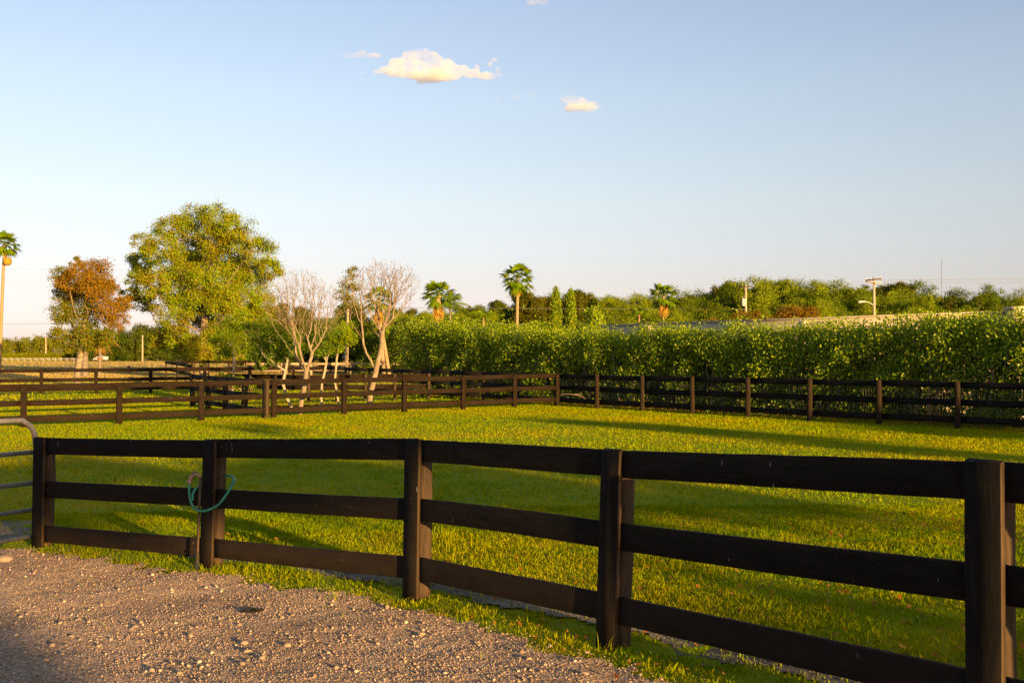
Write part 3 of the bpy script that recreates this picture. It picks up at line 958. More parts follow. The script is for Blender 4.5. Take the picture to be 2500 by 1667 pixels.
def branch_net(trunk, tips, rng, r_tip, r_base, bf=.35, wig=.06, k=5, expo=2.2, kmin=3, up=.15):
    """limbs growing from a trunk polyline to a set of tips (balanced spanning tree)"""
    nodes = [np.asarray(p, float) for p in trunk]; par = [-1] + list(range(len(trunk) - 1))
    plen = [0.0]
    for a, b in zip(trunk[:-1], trunk[1:]): plen.append(plen[-1] + float(np.linalg.norm(np.asarray(b) - np.asarray(a))))
    tips = np.asarray(tips, float)
    o = np.argsort(np.linalg.norm(tips - nodes[-1], axis=1)); nb = max(1, int(len(nodes) * .45))
    for t in tips[o]:
        A = np.array(nodes)[nb:]; D = t - A
        dist = np.linalg.norm(D, axis=1)
        cost = dist * (1 + .9 * np.clip(-D[:, 2] / (dist + 1e-6), 0, 1)) + bf * np.array(plen)[nb:]
        j = int(np.argmin(cost)) + nb
        prev = j; p0 = nodes[j]; L_ = dist[j - nb]
        ns = int(np.clip(L_ / max(r_tip * 25, .12), 1, 6))
        for s in range(1, ns + 1):
            f = s / ns
            q_ = p0 + (t - p0) * f + rng.normal(0, wig * L_ / ns, 3) * (f < 1) + UP * (up * L_ * math.sin(math.pi * f) * -.35)
            nodes.append(q_); par.append(prev); plen.append(plen[prev] + float(np.linalg.norm(q_ - nodes[prev]))); prev = len(nodes) - 1
    n = len(nodes); load = np.zeros(n); kids = [[] for _ in range(n)]
    for c in range(1, n): kids[par[c]].append(c)
    for c in range(n - 1, -1, -1):
        if not kids[c]: load[c] += 1
        if par[c] >= 0: load[par[c]] += load[c]
    rad = np.maximum(r_base * (load / load[0]) ** .52, r_tip)
    mb = MB(); Nd = np.array(nodes)
    stack = [(0, None)]
    while stack:
        s0, pr = stack.pop()
        ch = [s0] if pr is None else [pr, s0]
        c = s0
        while kids[c]:
            ks = sorted(kids[c], key=lambda z: -load[z])
            for z in ks[1:]: stack.append((z, c))
            c = ks[0]; ch.append(c)
        if len(ch) < 2: continue
        R = rad[ch].copy()
        if pr is not None: R[0] = min(R[0], R[1] * 1.15)
        mb.tube(Nd[ch], R, max(kmin, k if R.max() > r_tip * 6 else kmin) if R.max() < r_base * .4 else k + 4, False)
    return mb


def tree(name, label, cat, base, trunk, clumps, rng, nleaf, sub_per, leaf, mats, bark, r_tip, r_base, sig=.3, aspect=.5, group=None, parts=None, limbs=1.0, bf=.35):
    """clumps: (centre xyz, radius xyz, material index)"""
    root = thing(name, label, cat, base, group)
    tot = sum(float(np.prod(np.asarray(r) ** (2 / 3))) for _, r, _ in clumps)
    tips = []; buckets = {}
    for c, r, mi in clumps:
        r = np.asarray(r, float)
        w = float(np.prod(r ** (2 / 3))) / tot
        ns = max(4, int(sub_per * len(clumps) * w))
        subs = clump_subs(c, r, ns, rng)
        tips.append(subs[: max(2, int(ns * limbs))])
        nl = max(3, int(nleaf * w / ns))
        fc = (subs - np.asarray(c)) / r
        fc = fc / (np.linalg.norm(fc, axis=1)[:, None] + 1e-6) + rng.normal(0, .35, fc.shape) + np.array((0, 0, .25))
        buckets.setdefault(mi, []).append((leaves_at(subs, nl, sig * r.mean(), rng), np.repeat(fc, nl, 0)))
    mbt = branch_net(trunk, np.concatenate(tips), rng, r_tip, r_base, bf=bf)
    obj("trunk", mbt, bark, root, smooth=True)
    for mi, pl in buckets.items():
        P_ = np.concatenate([a_ for a_, _ in pl]); FC = np.concatenate([b_ for _, b_ in pl])
        P_[:, 2] = np.maximum(P_[:, 2], base[2] + .1)
        mbl = MB(); mbl.add(*leaf_quads(P_, leaf, rng, aspect=aspect, face=FC))
        obj("crown", mbl, mats[mi], root, label=(parts or {}).get(mi))
    return root


def pxclumps(L_, d, rng, dz=.8, flat=.85, dep=1.0):
    out = []
    for e in L_:
        px, py, r = e[:3]; mi = e[3] if len(e) > 3 else 0
        dd = rng.uniform(-dz, dz) * dep
        R = r * d / F
        out.append((W(px, py, d + dd), (R, R * 1.05, R * flat), mi))
    return out


# ------------------------------------------------------------------ big tree
q = np.random.default_rng(21)
d = 92.0
cl = pxclumps([(470, 540, 45), (525, 535, 45), (420, 560, 42), (575, 565, 45), (350, 595, 32), (345, 640, 34), (330, 690, 30), (400, 620, 50),
               (480, 610, 58), (560, 620, 58), (625, 610, 42), (655, 660, 36), (615, 680, 52), (385, 690, 46), (350, 735, 34), (430, 700, 50), (505, 690, 60),
               (420, 765, 46), (500, 770, 58), (570, 745, 50), (640, 735, 42), (385, 805, 34), (440, 830, 42), (500, 845, 42), (555, 815, 45), (605, 790, 36),
               (470, 655, 50), (545, 680, 50), (455, 862, 34), (525, 868, 34), (380, 838, 28), (520, 590, 46), (440, 655, 44), (590, 660, 44), (350, 665, 30), (470, 730, 48), (545, 740, 46), (570, 850, 34), (320, 715, 24)], d, q, 4.5)
b = onground(497, d)
tr = [b - UP * .2, W(497, 880, d), W(496, 850, d), W(498, 815, d), W(500, 770, d), W(502, 720, d)]
tree("broadleaf_tree", "tallest round green broadleaf tree with reddish tinges behind the back fence", "tree", b, tr, cl, q, 165000, 34, .16,
     [M['leaf_big']], M['twig'], .024, .36, sig=.185, limbs=.5)

# red-leaved tree
q = np.random.default_rng(22)
d = 70.0
cl = pxclumps([(150, 672, 26, 0), (160, 690, 24, 1), (195, 668, 32, 1), (240, 662, 34, 1), (262, 700, 24, 1), (165, 722, 34, 0), (188, 712, 28, 1), (222, 715, 42, 0), (228, 705, 34, 1), (150, 765, 30, 0), (205, 770, 42, 0),
               (258, 755, 30, 1), (298, 742, 26, 1), (285, 785, 26, 1), (140, 818, 22, 0), (175, 830, 34, 0), (220, 828, 38, 0), (258, 822, 26, 0), (180, 640, 14, 0)], d, q, 1.5)
b = gpix(190, 941)
d0 = b[1]
tr = [b - UP * .2, W(188, 925, d0), W(192, 890, d), W(198, 860, d), W(203, 835, d), W(207, 790, d)]
tree("red_leaved_tree", "smaller tree with rust red upper leaves left of the tall green tree", "tree", b, tr, cl, q, 42000, 30, .125,
     [M['leaf_olive'], M['leaf_red']], M['twig'], .013, .21, sig=.24, parts={0: "olive green lower leaves", 1: "rust red leaves"})

# bare trees
def bare_tree(label, d, base_px, trunk_px, forks, crown, ntips, seed, r_tip, r_base, leafspec=None, ytop=None):
    q = np.random.default_rng(seed)
    b = onground(base_px[0], d)
    root = thing("bare_tree", label, "tree", b)
    tr = [b - UP * .15] + [W(x, y, d) for x, y in trunk_px]
    tips = []
    for px, py, rx, ry, w in crown:
        n = int(ntips * w)
        dd = q.normal(0, 1, (n, 3)); dd /= np.linalg.norm(dd, axis=1)[:, None]
        rr = q.uniform(.08, 1, n) ** (1 / 2.4)
        c = W(px, py, d); s = d / F
        tips.append(c + dd * rr[:, None] * np.array((rx * s, rx * s * .9, ry * s)))
    tips = np.concatenate(tips)
    seeds = [W(x, y, d) + np.array((0, z, 0)) for x, y, z in forks]
    mb = branch_net(tr, np.concatenate((np.array(seeds), tips)), q, r_tip, r_base, bf=.75, wig=.05, k=6, up=.25)
    obj("trunk", mb, M['twig'], root, smooth=True)
    if leafspec:
        nl, mat, sz = leafspec
        k = q.integers(0, len(tips), nl)
        P_ = tips[k] + q.normal(0, .07, (nl, 3))
        ml = MB(); ml.add(*leaf_quads(P_, sz, q, .5)); obj("crown", ml, mat, root, label="few dry leaves clinging to the twigs")
    return root


bare_tree("bare many-twigged tree with fan crown right of the big green tree", 39.5, (733, 1015),
          [(735, 985), (742, 950), (746, 925), (748, 905)], [(722, 870, .1), (700, 835, -.3), (762, 860, 0), (768, 815, .2), (735, 840, -.5), (790, 790, .3), (680, 800, .2)],
          [(735, 740, 95, 78, .55), (680, 735, 42, 52, .13), (795, 755, 50, 55, .17), (735, 690, 62, 42, .15)], 1500, 31, .0038, .09, (520, M['leaf_olive'], .07))
bare_tree("bare pale tree with open reddish crown left of the hedge", 46, (902, 990),
          [(904, 965), (912, 930), (918, 905), (922, 885)], [(905, 880, .1), (890, 845, -.2), (930, 850, .1), (945, 868, .2), (985, 845, .4), (935, 800, 0), (905, 790, .2)],
          [(935, 715, 82, 80, .55), (860, 715, 36, 65, .15), (985, 690, 45, 50, .16), (930, 660, 60, 35, .14)], 1300, 32, .0043, .12, (900, M['dry_leaf'], .075))

# saplings
def sapling(label, d, trunk_px, crown, nleaf, leaf, mat, seed, r_base=.05, extra=None, sub=20, name="sapling"):
    q = np.random.default_rng(seed)
    b = onground(trunk_px[0][0], d)
    tr = [b - UP * .1] + [W(x, y, d) for x, y in trunk_px[1:]]
    return tree(name, label, "tree", b, tr, pxclumps(crown, d, q, .6), q, nleaf, sub, leaf, [mat], M['bark_pale'], .005, r_base, sig=.26)


sapling("young tree with yellow green leaves in front of the tall green tree", 48, [(566, 985), (567, 960), (569, 925), (570, 895), (570, 865)],
        [(560, 800, 30), (590, 810, 30), (535, 830, 22), (570, 845, 32), (605, 850, 24), (545, 870, 18), (590, 780, 22)], 5200, .10, M['leaf_sap'], 41)
sapling("leafy crooked tree with dark leaves directly left of the bare fan-crowned tree", 42.5, [(718, 1001), (702, 975), (690, 935), (697, 905), (702, 880), (700, 850)],
        [(640, 820, 34), (680, 830, 34), (625, 860, 24), (665, 870, 28), (705, 850, 26), (612, 800, 20), (640, 895, 16)], 7000, .09, M['leaf_dark'], 42, .06)
sapling("slim pale sapling right of the bare fan-crowned tree", 44, [(787, 997), (784, 970), (786, 935), (793, 905), (797, 880), (792, 850)],
        [(765, 820, 28), (800, 810, 30), (780, 850, 26), (815, 840, 24), (760, 845, 20)], 5200, .085, M['leaf_dark'], 43)
sapling("thin leaning sapling between the two bare trees", 44.5, [(829, 996), (824, 970), (817, 930), (820, 900), (822, 875), (826, 850)],
        [(830, 815, 24), (850, 830, 22), (820, 845, 20), (845, 800, 20)], 3800, .085, M['leaf_sap'], 44, .045)
sapling("low leafy shoots behind the short dark cross fence", 47, [(590, 988), (590, 970), (589, 950), (590, 940)],
        [(585, 930, 18), (610, 935, 16), (560, 922, 14), (535, 918, 12)], 1100, .085, M['leaf_sap'], 45, .02, sub=10, name="shrub")

sapling("slender half-leafless tree with a narrow crown between the two bare trees", 62, [(843, 940), (845, 900), (846, 850), (848, 800), (850, 740)],
        [(862, 665, 16), (850, 690, 20), (838, 720, 20), (858, 735, 22), (835, 755, 18), (870, 700, 14)], 2600, .11, M['leaf_olive'], 47, .07)
# ------------------------------------------------------------------ palms
def fan_frond(mb, c, az, el, R, q, droop=.5, nseg=15, petiole=.5):
    d = np.array((math.cos(az) * math.cos(el), math.sin(az) * math.cos(el), math.sin(el)))
    s = unit(np.cross(d, UP) if abs(d[2]) < .97 else np.array((1., 0, 0)))
    u = np.cross(s, d)
    h = c + d * R * petiole - UP * (R * .10 * petiole)
    mb.tube([c, c + d * R * petiole * .55, h], [R * .018, R * .014, R * .01], 3, False)
    spread = math.radians(78)
    V, Fc = [], []
    for i in range(nseg):
        a = -spread + 2 * spread * i / (nseg - 1) + q.normal(0, .04)
        e = d * math.cos(a) + s * math.sin(a) + u * (-.12 - .25 * abs(a) / spread)
        e = unit(e); ln = R * (.62 - .16 * (abs(a) / spread) ** 2) * q.uniform(.9, 1.1)
        w = ln * .085
        t = unit(np.cross(e, u))
        m_ = h + e * ln * .55 - UP * (droop * ln * .06)
        tp = h + e * ln * q.uniform(.9, 1.05) - UP * (droop * ln * q.uniform(.25, .6))
        k = len(V)
        V += [h, m_ + t * w, tp, m_ - t * w]
        Fc.append((k, k + 1, k + 2, k + 3))
    mb.add(V, Fc)


def fan_palm(label, d, base_px, top, R_px, seed, skirt=.8, nf=30, tr_px=7, skirt_n=40, bend=None, group=None, elmin=-.75, sk_w=.3, basey=None):
    q = np.random.default_rng(seed)
    s = d / F; R = R_px * s
    b = onground(base_px, d)
    root = thing("fan_palm", label, "palm", b, group)
    c = W(top[0], top[1], d)
    pts = [b - UP * .2]
    for t in (.12, .3, .5, .7, .88, 1): pts.append(b + (c - b) * t + np.array(((bend or 0) * math.sin(math.pi * t), 0, 0)) * s)
    r0 = tr_px * s / 2
    mb = MB(); mb.tube(catmull(pts, 4), np.interp(np.linspace(0, 1, 25), (0, .06, .15, 1), (r0 * 1.5, r0 * 1.25, r0 * 1.05, r0 * .8)), 12)
    obj("trunk", mb, M['palm_trunk'], root, smooth=True)
    mb = MB()
    for i in range(nf):
        el = 1.35 + (elmin - 1.35) * (i + .5) / nf + q.normal(0, .08)
        az = i * 2.39996 + q.normal(0, .25)
        fan_frond(mb, c + UP * R * .05 * (nf - i) / nf, az, el, R * q.uniform(.85, 1.1), q, droop=.7)
    obj("crown", mb, M['frond'], root)
    if skirt > 0:
        mb = MB()
        for i in range(skirt_n):
            az = q.uniform(0, 6.28); z0 = -skirt * R * q.uniform(.05, .55)
            el = q.uniform(-1.5, -1.05)
            fan_frond(mb, c + UP * z0, az, el, R * sk_w * 2.4 * q.uniform(.8, 1.1), q, droop=.2, nseg=9, petiole=.35)
        obj("dead_fronds", mb, M['frond_dead'], root)
    return root


lp = fan_palm("tall slim palm at the left edge with an orange ball on its trunk", 105, -2, (11, 597), 38, 51, skirt=.25, skirt_n=7, nf=30, tr_px=8)
mb = MB(); cc = W(18, 638, 105 - .3); mb.lathe(cc, [(.0, -.44), (.2, -.40), (.36, -.26), (.44, 0), (.36, .26), (.2, .40), (.0, .44)], 14)
obj("seed_ball", mb, M['frond_dead'], lp, smooth=True, label="round orange ball of dry fibre on the trunk")
fan_palm("palm with long shaggy orange skirt between bare tree and hedge", 85, 1066, (1070, 722), 46, 52, skirt=2.3, skirt_n=110, nf=30, tr_px=16, sk_w=.26, elmin=-.5)
fan_palm("tallest slim palm rising above the hedge in the centre", 88, 1260, (1264, 680), 44, 53, skirt=1.0, skirt_n=26, nf=30, tr_px=8, elmin=-.95, sk_w=.22)
fan_palm("shaggy palm standing above the pale wall right of centre", 95, 1616, (1620, 722), 38, 54, skirt=1.4, skirt_n=60, nf=28, tr_px=7, elmin=-.7, sk_w=.28)
fan_palm("palm with brown skirt hidden inside the bare reddish tree", 80, 938, (925, 732), 42, 55, skirt=1.7, skirt_n=60, nf=22, tr_px=9, sk_w=.24)
fan_palm("pale trunked palm left of the bare reddish tree", 84, 845, (850, 770), 40, 56, skirt=1.0, skirt_n=30, nf=22, tr_px=8, sk_w=.24)
fan_palm("leaning palm with drooping fronds behind the bare reddish tree", 86, 952, (930, 790), 36, 57, skirt=.8, skirt_n=20, nf=20, tr_px=9, sk_w=.22)


def feather_palm(label, d, base_px, top, L_px, seed, nf=14, tr_px=6, mat='frond', trunk='palm_trunk', group=None, droopy=1.0, dead=0):
    q = np.random.default_rng(seed); s = d / F; R = L_px * s
    b = onground(base_px, d); root = thing("feather_palm", label, "palm", b, group); c = W(top[0], top[1], d)
    r0 = tr_px * s / 2
    mb = MB(); mb.tube(catmull([b - UP * .2, b + (c - b) * .3, b + (c - b) * .7, c], 4), np.linspace(r0 * 1.25, r0 * .8, 13), 12); obj("trunk", mb, M[trunk], root, smooth=True)
    def fronds(n, el0, el1, dr):
        mb = MB()
        for i in range(n):
            az = i * 2.4 + q.normal(0, .2); el = el0 + (el1 - el0) * (i + .5) / n + q.normal(0, .08)
            dh = np.array((math.cos(az), math.sin(az), 0)); pts = []
            for t in np.linspace(0, 1, 9):
                pts.append(c + dh * R * t * math.cos(el) + UP * (R * t * math.sin(el) - dr * R * .55 * t ** 2.2))
            pts = np.array(pts); mb.tube(pts, np.linspace(R * .014, R * .003, 9), 3, False)
            T_ = np.gradient(pts, axis=0); V, Fc = [], []
            for t in np.linspace(.12, 1, 26):
                x_ = t * 8; i0 = min(int(x_), 7); p_ = pts[i0] + (pts[i0 + 1] - pts[i0]) * (x_ - i0); tt = unit(T_[min(i0, 8)])
                sd_ = unit(np.cross(tt, UP))
                for sg in (-1, 1):
                    ln = R * .26 * math.sin(math.pi * min(.98, .15 + t * .8)) * q.uniform(.85, 1.1)
                    e = unit(sd_ * sg + tt * .5 - UP * .35); k = len(V); w_ = tt * ln * .05
                    V += [p_ - w_, p_ + w_, p_ + e * ln - UP * ln * .35]; Fc.append((k, k + 1, k + 2))
            mb.add(V, Fc)
        return mb
    obj("crown", fronds(nf, 1.25, -.1, droopy), M[mat], root)
    if dead: obj("dead_fronds", fronds(dead, -.5, -1.35, .25), M['frond_dead'], root)
    return root


feather_palm("feathery palm right of the shaggy orange-skirted palm", 92, 1106, (1098, 742), 66, 61, trunk='palm_grey', tr_px=5)
feather_palm("feathery palm above the hedge left of the tall slim palm", 82, 1185, (1180, 775), 50, 62)
feather_palm("feathery palm with upright fronds between tall palm and cypresses", 84, 1322, (1318, 800), 52, 63)
feather_palm("feathery palm in shade left of the shaggy palm by the wall", 100, 1560, (1560, 768), 45, 64)
feather_palm("grey cross-hatched palm trunk directly behind the red-leaved tree", 96, 208, (207, 812), 40, 65, trunk='palm_grey', tr_px=14, dead=6)
feather_palm("palm with limp brown hanging fronds right of the red-leaved tree", 96, 243, (246, 815), 55, 66, trunk='palm_grey', tr_px=7, dead=8, nf=10, droopy=1.6)

# ------------------------------------------------------------------ cypresses
def cypress(label, d, px, top, wpx, seed):
    q = np.random.default_rng(seed); b = onground(px, d); s = d / F
    root = thing("cypress", label, "tree", b); H_ = W(px, top, d)[2] - b[2]
    mb = MB(); mb.tube([b - UP * .2, b + UP * H_ * .5, b + UP * H_ * .95], [.12, .08, .01], 8); obj("trunk", mb, M['bark_grey'], root, smooth=True)
    n = 420; t = q.uniform(.03, 1, n); prof = np.interp(t, (0, .08, .35, .75, .93, 1), (.75, 1, 1, .8, .5, .12)) * wpx * s / 2
    a = q.uniform(0, 6.28, n); rr = prof * q.uniform(.55, 1.03, n)
    C = b + np.stack((np.cos(a) * rr, np.sin(a) * rr, t * H_), -1)
    P_ = (C[:, None] + q.normal(0, 1, (n, 22, 3)) * np.array((.07, .07, .20))).reshape(-1, 3)
    mb = MB(); mb.add(*leaf_quads(P_, .16, q, -.9, .4)); obj("crown", mb, M['leaf_cyp'], root)


cypress("left one of two narrow cypress trees, nearer the tall slim palm", 70, 1358, 712, 27, 71)
cypress("right one of two narrow cypress trees, beside the small leafy tree", 70, 1394, 716, 25, 72)

# ------------------------------------------------------------------ hedge
q = np.random.default_rng(81)
hb = CORNER + MO * 2.3 + WD * 6
hz = np.array((hb[0], hb[1], float(G(*hb))))
hedge = thing("hedge", "long tall leafy hedge behind the black fence", "hedge", hz)


def hpt(t, off, z):
    x = CORNER[0] + WD[0] * t + MO[0] * off; y = CORNER[1] + WD[1] * t + MO[1] * off
    return np.stack((x, y, G(x, y) + z), -1)


def htop(t):
    return np.interp(t, (-17, -13, -8, 0, 8, 14, 20, 28), (3.5, 3.58, 3.26, 2.94, 2.97, 3.05, 3.2, 3.2)) + .15 * np.sin(t * 1.7 + np.sin(t * .6)) + .13 * np.sin(t * 3.7 + 1 + np.sin(t)) + .09 * np.sin(t * 9.3)


n = 7000
t = q.uniform(-14.7, 29, n)
hh = htop(t)
u = q.uniform(0, 1, n)
z = hh * (1 - .97 * u ** 1.25)
low = z < 1.25
keep = ~low | (q.uniform(0, 1, n) < .40)
# gaps where stems and shade show
gap = (np.sin(t * 1.9 + 2 * np.sin(z * 1.5)) * np.sin(t * .83 + z * 1.3) > .45) & (z < hh * .78)
keep &= ~gap | (q.uniform(0, 1, n) < .12)
keep &= (z > 2.1) | (np.sin(t * 2.9 + 1.3 * np.sin(z * 2.3)) + .6 * np.sin(t * 6.7 - z * 2) < .55) | (q.uniform(0, 1, n) < .3)
t, z, hh = t[keep], z[keep], hh[keep]; n = len(t)
bulge = .28 * np.sin(t * 2.1 + 1.7 * np.sin(z * 1.9)) + .18 * np.sin(t * 5.3 + z * 3.1)
front = 1.35 - bulge * .8
fr = q.uniform(0, 1, n)
off = np.where(fr < .6, front + np.abs(q.normal(0, .28, n)), q.uniform(1.4, 3.6, n))
off = np.where(z > hh - .35, q.uniform(1.0, 3.6, n), off)
endc = (t < -14.0)
off = np.where(endc, q.uniform(1.2, 3.6, n), off)
C = hpt(t, off, z)
FCH = np.stack((-MO[0] * (1.6 - .35 * off), -MO[1] * (1.6 - .35 * off), np.where(z > hh - .4, 1.0, .25)), -1) + q.normal(0, .55, (n, 3))
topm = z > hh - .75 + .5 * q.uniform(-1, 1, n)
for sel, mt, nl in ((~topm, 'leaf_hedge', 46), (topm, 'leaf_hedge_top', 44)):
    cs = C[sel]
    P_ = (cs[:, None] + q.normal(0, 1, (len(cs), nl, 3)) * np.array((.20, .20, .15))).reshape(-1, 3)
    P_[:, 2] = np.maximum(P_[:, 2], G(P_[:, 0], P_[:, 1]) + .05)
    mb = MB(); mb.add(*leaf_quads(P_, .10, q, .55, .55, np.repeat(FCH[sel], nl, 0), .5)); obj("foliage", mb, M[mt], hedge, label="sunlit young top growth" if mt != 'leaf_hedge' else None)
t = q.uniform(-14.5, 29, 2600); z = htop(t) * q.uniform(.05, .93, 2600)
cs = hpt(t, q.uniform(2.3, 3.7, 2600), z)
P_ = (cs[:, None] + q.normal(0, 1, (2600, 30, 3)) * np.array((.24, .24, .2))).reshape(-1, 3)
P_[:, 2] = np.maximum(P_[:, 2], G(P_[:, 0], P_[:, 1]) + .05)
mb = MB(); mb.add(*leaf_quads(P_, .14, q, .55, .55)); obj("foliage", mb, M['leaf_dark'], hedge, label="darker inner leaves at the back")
# sprouts standing above the top
mb = MB()
sp_ = []
for k in range(95):
    tt = q.uniform(-14.2, 28); ht = float(htop(tt)); ln = q.gamma(2.2, .12)
    for s in range(8):
        sp_.append(hpt(np.array(tt + q.normal(0, .05)), np.array(q.uniform(1.3, 3.2)), np.array(ht - .1 + ln * s / 7)))
sp_ = np.array(sp_)
P_ = (sp_[:, None] + q.normal(0, .07, (len(sp_), 5, 3))).reshape(-1, 3)
mb.add(*leaf_quads(P_, .12, q, .4, .5)); obj("foliage", mb, M['leaf_hedge_top'], hedge, label="loose shoots above the top")
mb = MB()
for k in range(480):
    tt = q.uniform(-14.4, 28.5); o0 = q.uniform(1.35, 3.3)
    p0 = hpt(np.array(tt), np.array(o0), np.array(-.05)); H_ = float(htop(tt)) * q.uniform(.6, .95)
    dx = q.normal(0, .38); do = q.normal(0, .12)
    pts = [p0]
    for f in (.33, .66, 1): pts.append(hpt(np.array(tt + dx * f + q.normal(0, .05)), np.array(o0 + do * f), np.array(H_ * f)))
    mb.tube(pts, np.array((1, .85, .7, .35)) * q.uniform(.012, .034), 5, False)
obj("branchwork", mb, M['twig'], hedge, smooth=True)
# fallen dry branch at the foot of the hedge
mb = MB()
bp = [W(1364, 967, 45.6), W(1378, 962, 45.4), W(1396, 962.5, 45.2), W(1415, 966, 45.0), W(1430, 974, 44.8), W(1440, 984, 44.6)]
mb.tube(catmull(bp, 5), np.linspace(.02, .012, 26), 6); mb.tube([W(1364, 967, 45.6), W(1350, 975, 45.8), W(1340, 986, 46)], [.02, .016, .01], 5)
mb.tube([W(1396, 962.5, 45.2), W(1410, 962, 45.3), W(1424, 965, 45.4)], [.012, .01, .005], 4)
tag(obj("fallen_branch", mb, M['raw_wood'], smooth=True, loc=bp[0]), "bent dry bare branch arching at the hedge foot behind the fence", "branch")
# leaf mould under the hedge
mb = MB(); n = 9000
P_ = hpt(q.uniform(-16, 29, n), q.uniform(.3, 4.2, n), np.zeros(n))
mb.add(*scatter_leaves(P_[:, :2], q.uniform(.05, .12, n), q, .06))
tag(obj("hedge_litter", mb, M['dead_leaf']), "brown fallen leaves covering the soil under the hedge", "fallen leaves", kind="stuff")

# ------------------------------------------------------------------ wall with pillar behind the hedge
wc = lambda t, off: CORNER + WD * t + MO * off
w0, w1 = wc(-2.7, 5.2), wc(16.7, 5.2)
mid_ = (w0 + w1) / 2
wall = thing("garden_wall", "long cream wall behind the hedge with its coping showing", "wall", (*mid_, float(G(*mid_))))
dW = np.append(WD, 0); nW = np.append(MO, 0)
zt_ = ZC + 1.44
zb = float(G(*mid_)) - .2
mb = MB(); mb.box((*mid_, (zt_ + zb) / 2), dW, nW, UP, np.linalg.norm(w1 - w0) / 2, .1, (zt_ - zb) / 2); obj("wall_body", mb, M['stucco'], wall)
mb = MB(); mb.box((*mid_, zt_ + .04), dW, nW, UP, np.linalg.norm(w1 - w0) / 2 + .05, .16, .04); obj("coping", mb, M['coping'], wall)
for k, t_ in enumerate((0.5, 8.8)):
    c = wc(t_, 5.2 - .19); mb = MB(); mb.box((*c, (zt_ + zb) / 2 - .02), dW, nW, UP, .17, .087, (zt_ - zb) / 2 - .02); obj("pier", mb, M['stucco'], wall)
c = wc(17.05, 5.1)
mb = MB(); mb.box((*c, (zt_ + .1 + zb) / 2), dW, nW, UP, .24, .24, (zt_ + .1 - zb) / 2); mb.box((*c, zt_ + .15), dW, nW, UP, .30, .30, .045)
obj("end_pillar", mb, M['stucco'], wall)

# ------------------------------------------------------------------ woodland belts: prototypes and copies
def wood_proto(kind, seed):
    """tree about 10 m high around the origin"""
    q = np.random.default_rng(seed)
    if kind == 'round':
        cl = [((q.normal(0, 2.0), q.normal(0, 2.0), q.uniform(2.2, 8.6)), (q.uniform(1.2, 2.0),) * 3, 0) for _ in range(20)]
        mats = [M['leaf_wood']]
    elif kind == 'pale':
        cl = [((q.normal(0, 2.2), q.normal(0, 2.0), q.uniform(1.6, 8.7)), (q.uniform(1.1, 1.8),) * 3, 0) for _ in range(22)]
        mats = [M['leaf_pale']]
    elif kind == 'dull':
        cl = [((q.normal(0, 1.3), q.normal(0, 1.3), q.uniform(3.0, 9.2)), (q.uniform(.7, 1.3), q.uniform(.7, 1.3), q.uniform(.9, 1.5)), 0) for _ in range(18)]
        mats = [M['leaf_wood_dark']]
    elif kind == 'rust':
        cl = [((q.normal(0, 2.6), q.normal(0, 1.5), q.uniform(1.6, 6.0)), (q.uniform(1.2, 2.0), 1.4, q.uniform(.6, 1.0)), 0) for _ in range(18)]
        mats = [M['leaf_rust']]
    else:
        cl = [((q.normal(0, 1.8), q.normal(0, 1.4), q.uniform(.6, 3.2)), (q.uniform(1.0, 1.6),) * 3, 0) for _ in range(14)]
        mats = [M['leaf_wood']]
    cl = [(np.clip(np.array(c), (-3.8, -3.8, .5), (3.8, 3.8, 9)), r, m_) for c, r, m_ in cl]
    tr = [np.array((0, 0, -.3)), np.array((.1, 0, 1.5)), np.array((0, .1, 3)), np.array((.1, 0, 4.5)), np.array((0, 0, 6.5 if kind != 'bush' else 3.))]
    nm = {'bush': 'bush'}.get(kind, 'woodland_tree')
    return tree(nm, "proto", "bush" if kind == 'bush' else "tree", (0, 0, 0), tr, cl, q, 62000 if kind != 'bush' else 26000, 18, .175, mats, M['bark_grey'], .025, .26, sig=.21, limbs=.5)


protos = {}
for kd, sds in (('round', (201, 202, 203)), ('pale', (204, 205)), ('dull', (206, 207)), ('rust', (208,)), ('bush', (209, 210))):
    protos[kd] = [wood_proto(kd, s) for s in sds]
used = set()
qw = random.Random(7)


def put(kind, px, top, d, wscale=1.0, label=None, group="trees in the woodland beyond the hedge", H0=None):
    pr = protos[kind][qw.randrange(len(protos[kind]))]
    b = onground(px, d)
    h = W(px, top, d)[2] - b[2]
    full = {'round': 10.2, 'pale': 10.2, 'dull': 10.3, 'rust': 6.9, 'bush': 4.6}[kind]
    s = h / full
    rot = qw.uniform(0, 6.28)
    sc = (s * wscale, s * wscale, s)
    if pr.name not in used:
        used.add(pr.name)
        pr.location = b; pr.rotation_euler = (0, 0, rot); pr.scale = sc
        pr['label'] = label; pr['group'] = group
        return pr
    return dup(pr, b, rot, sc, label, group)


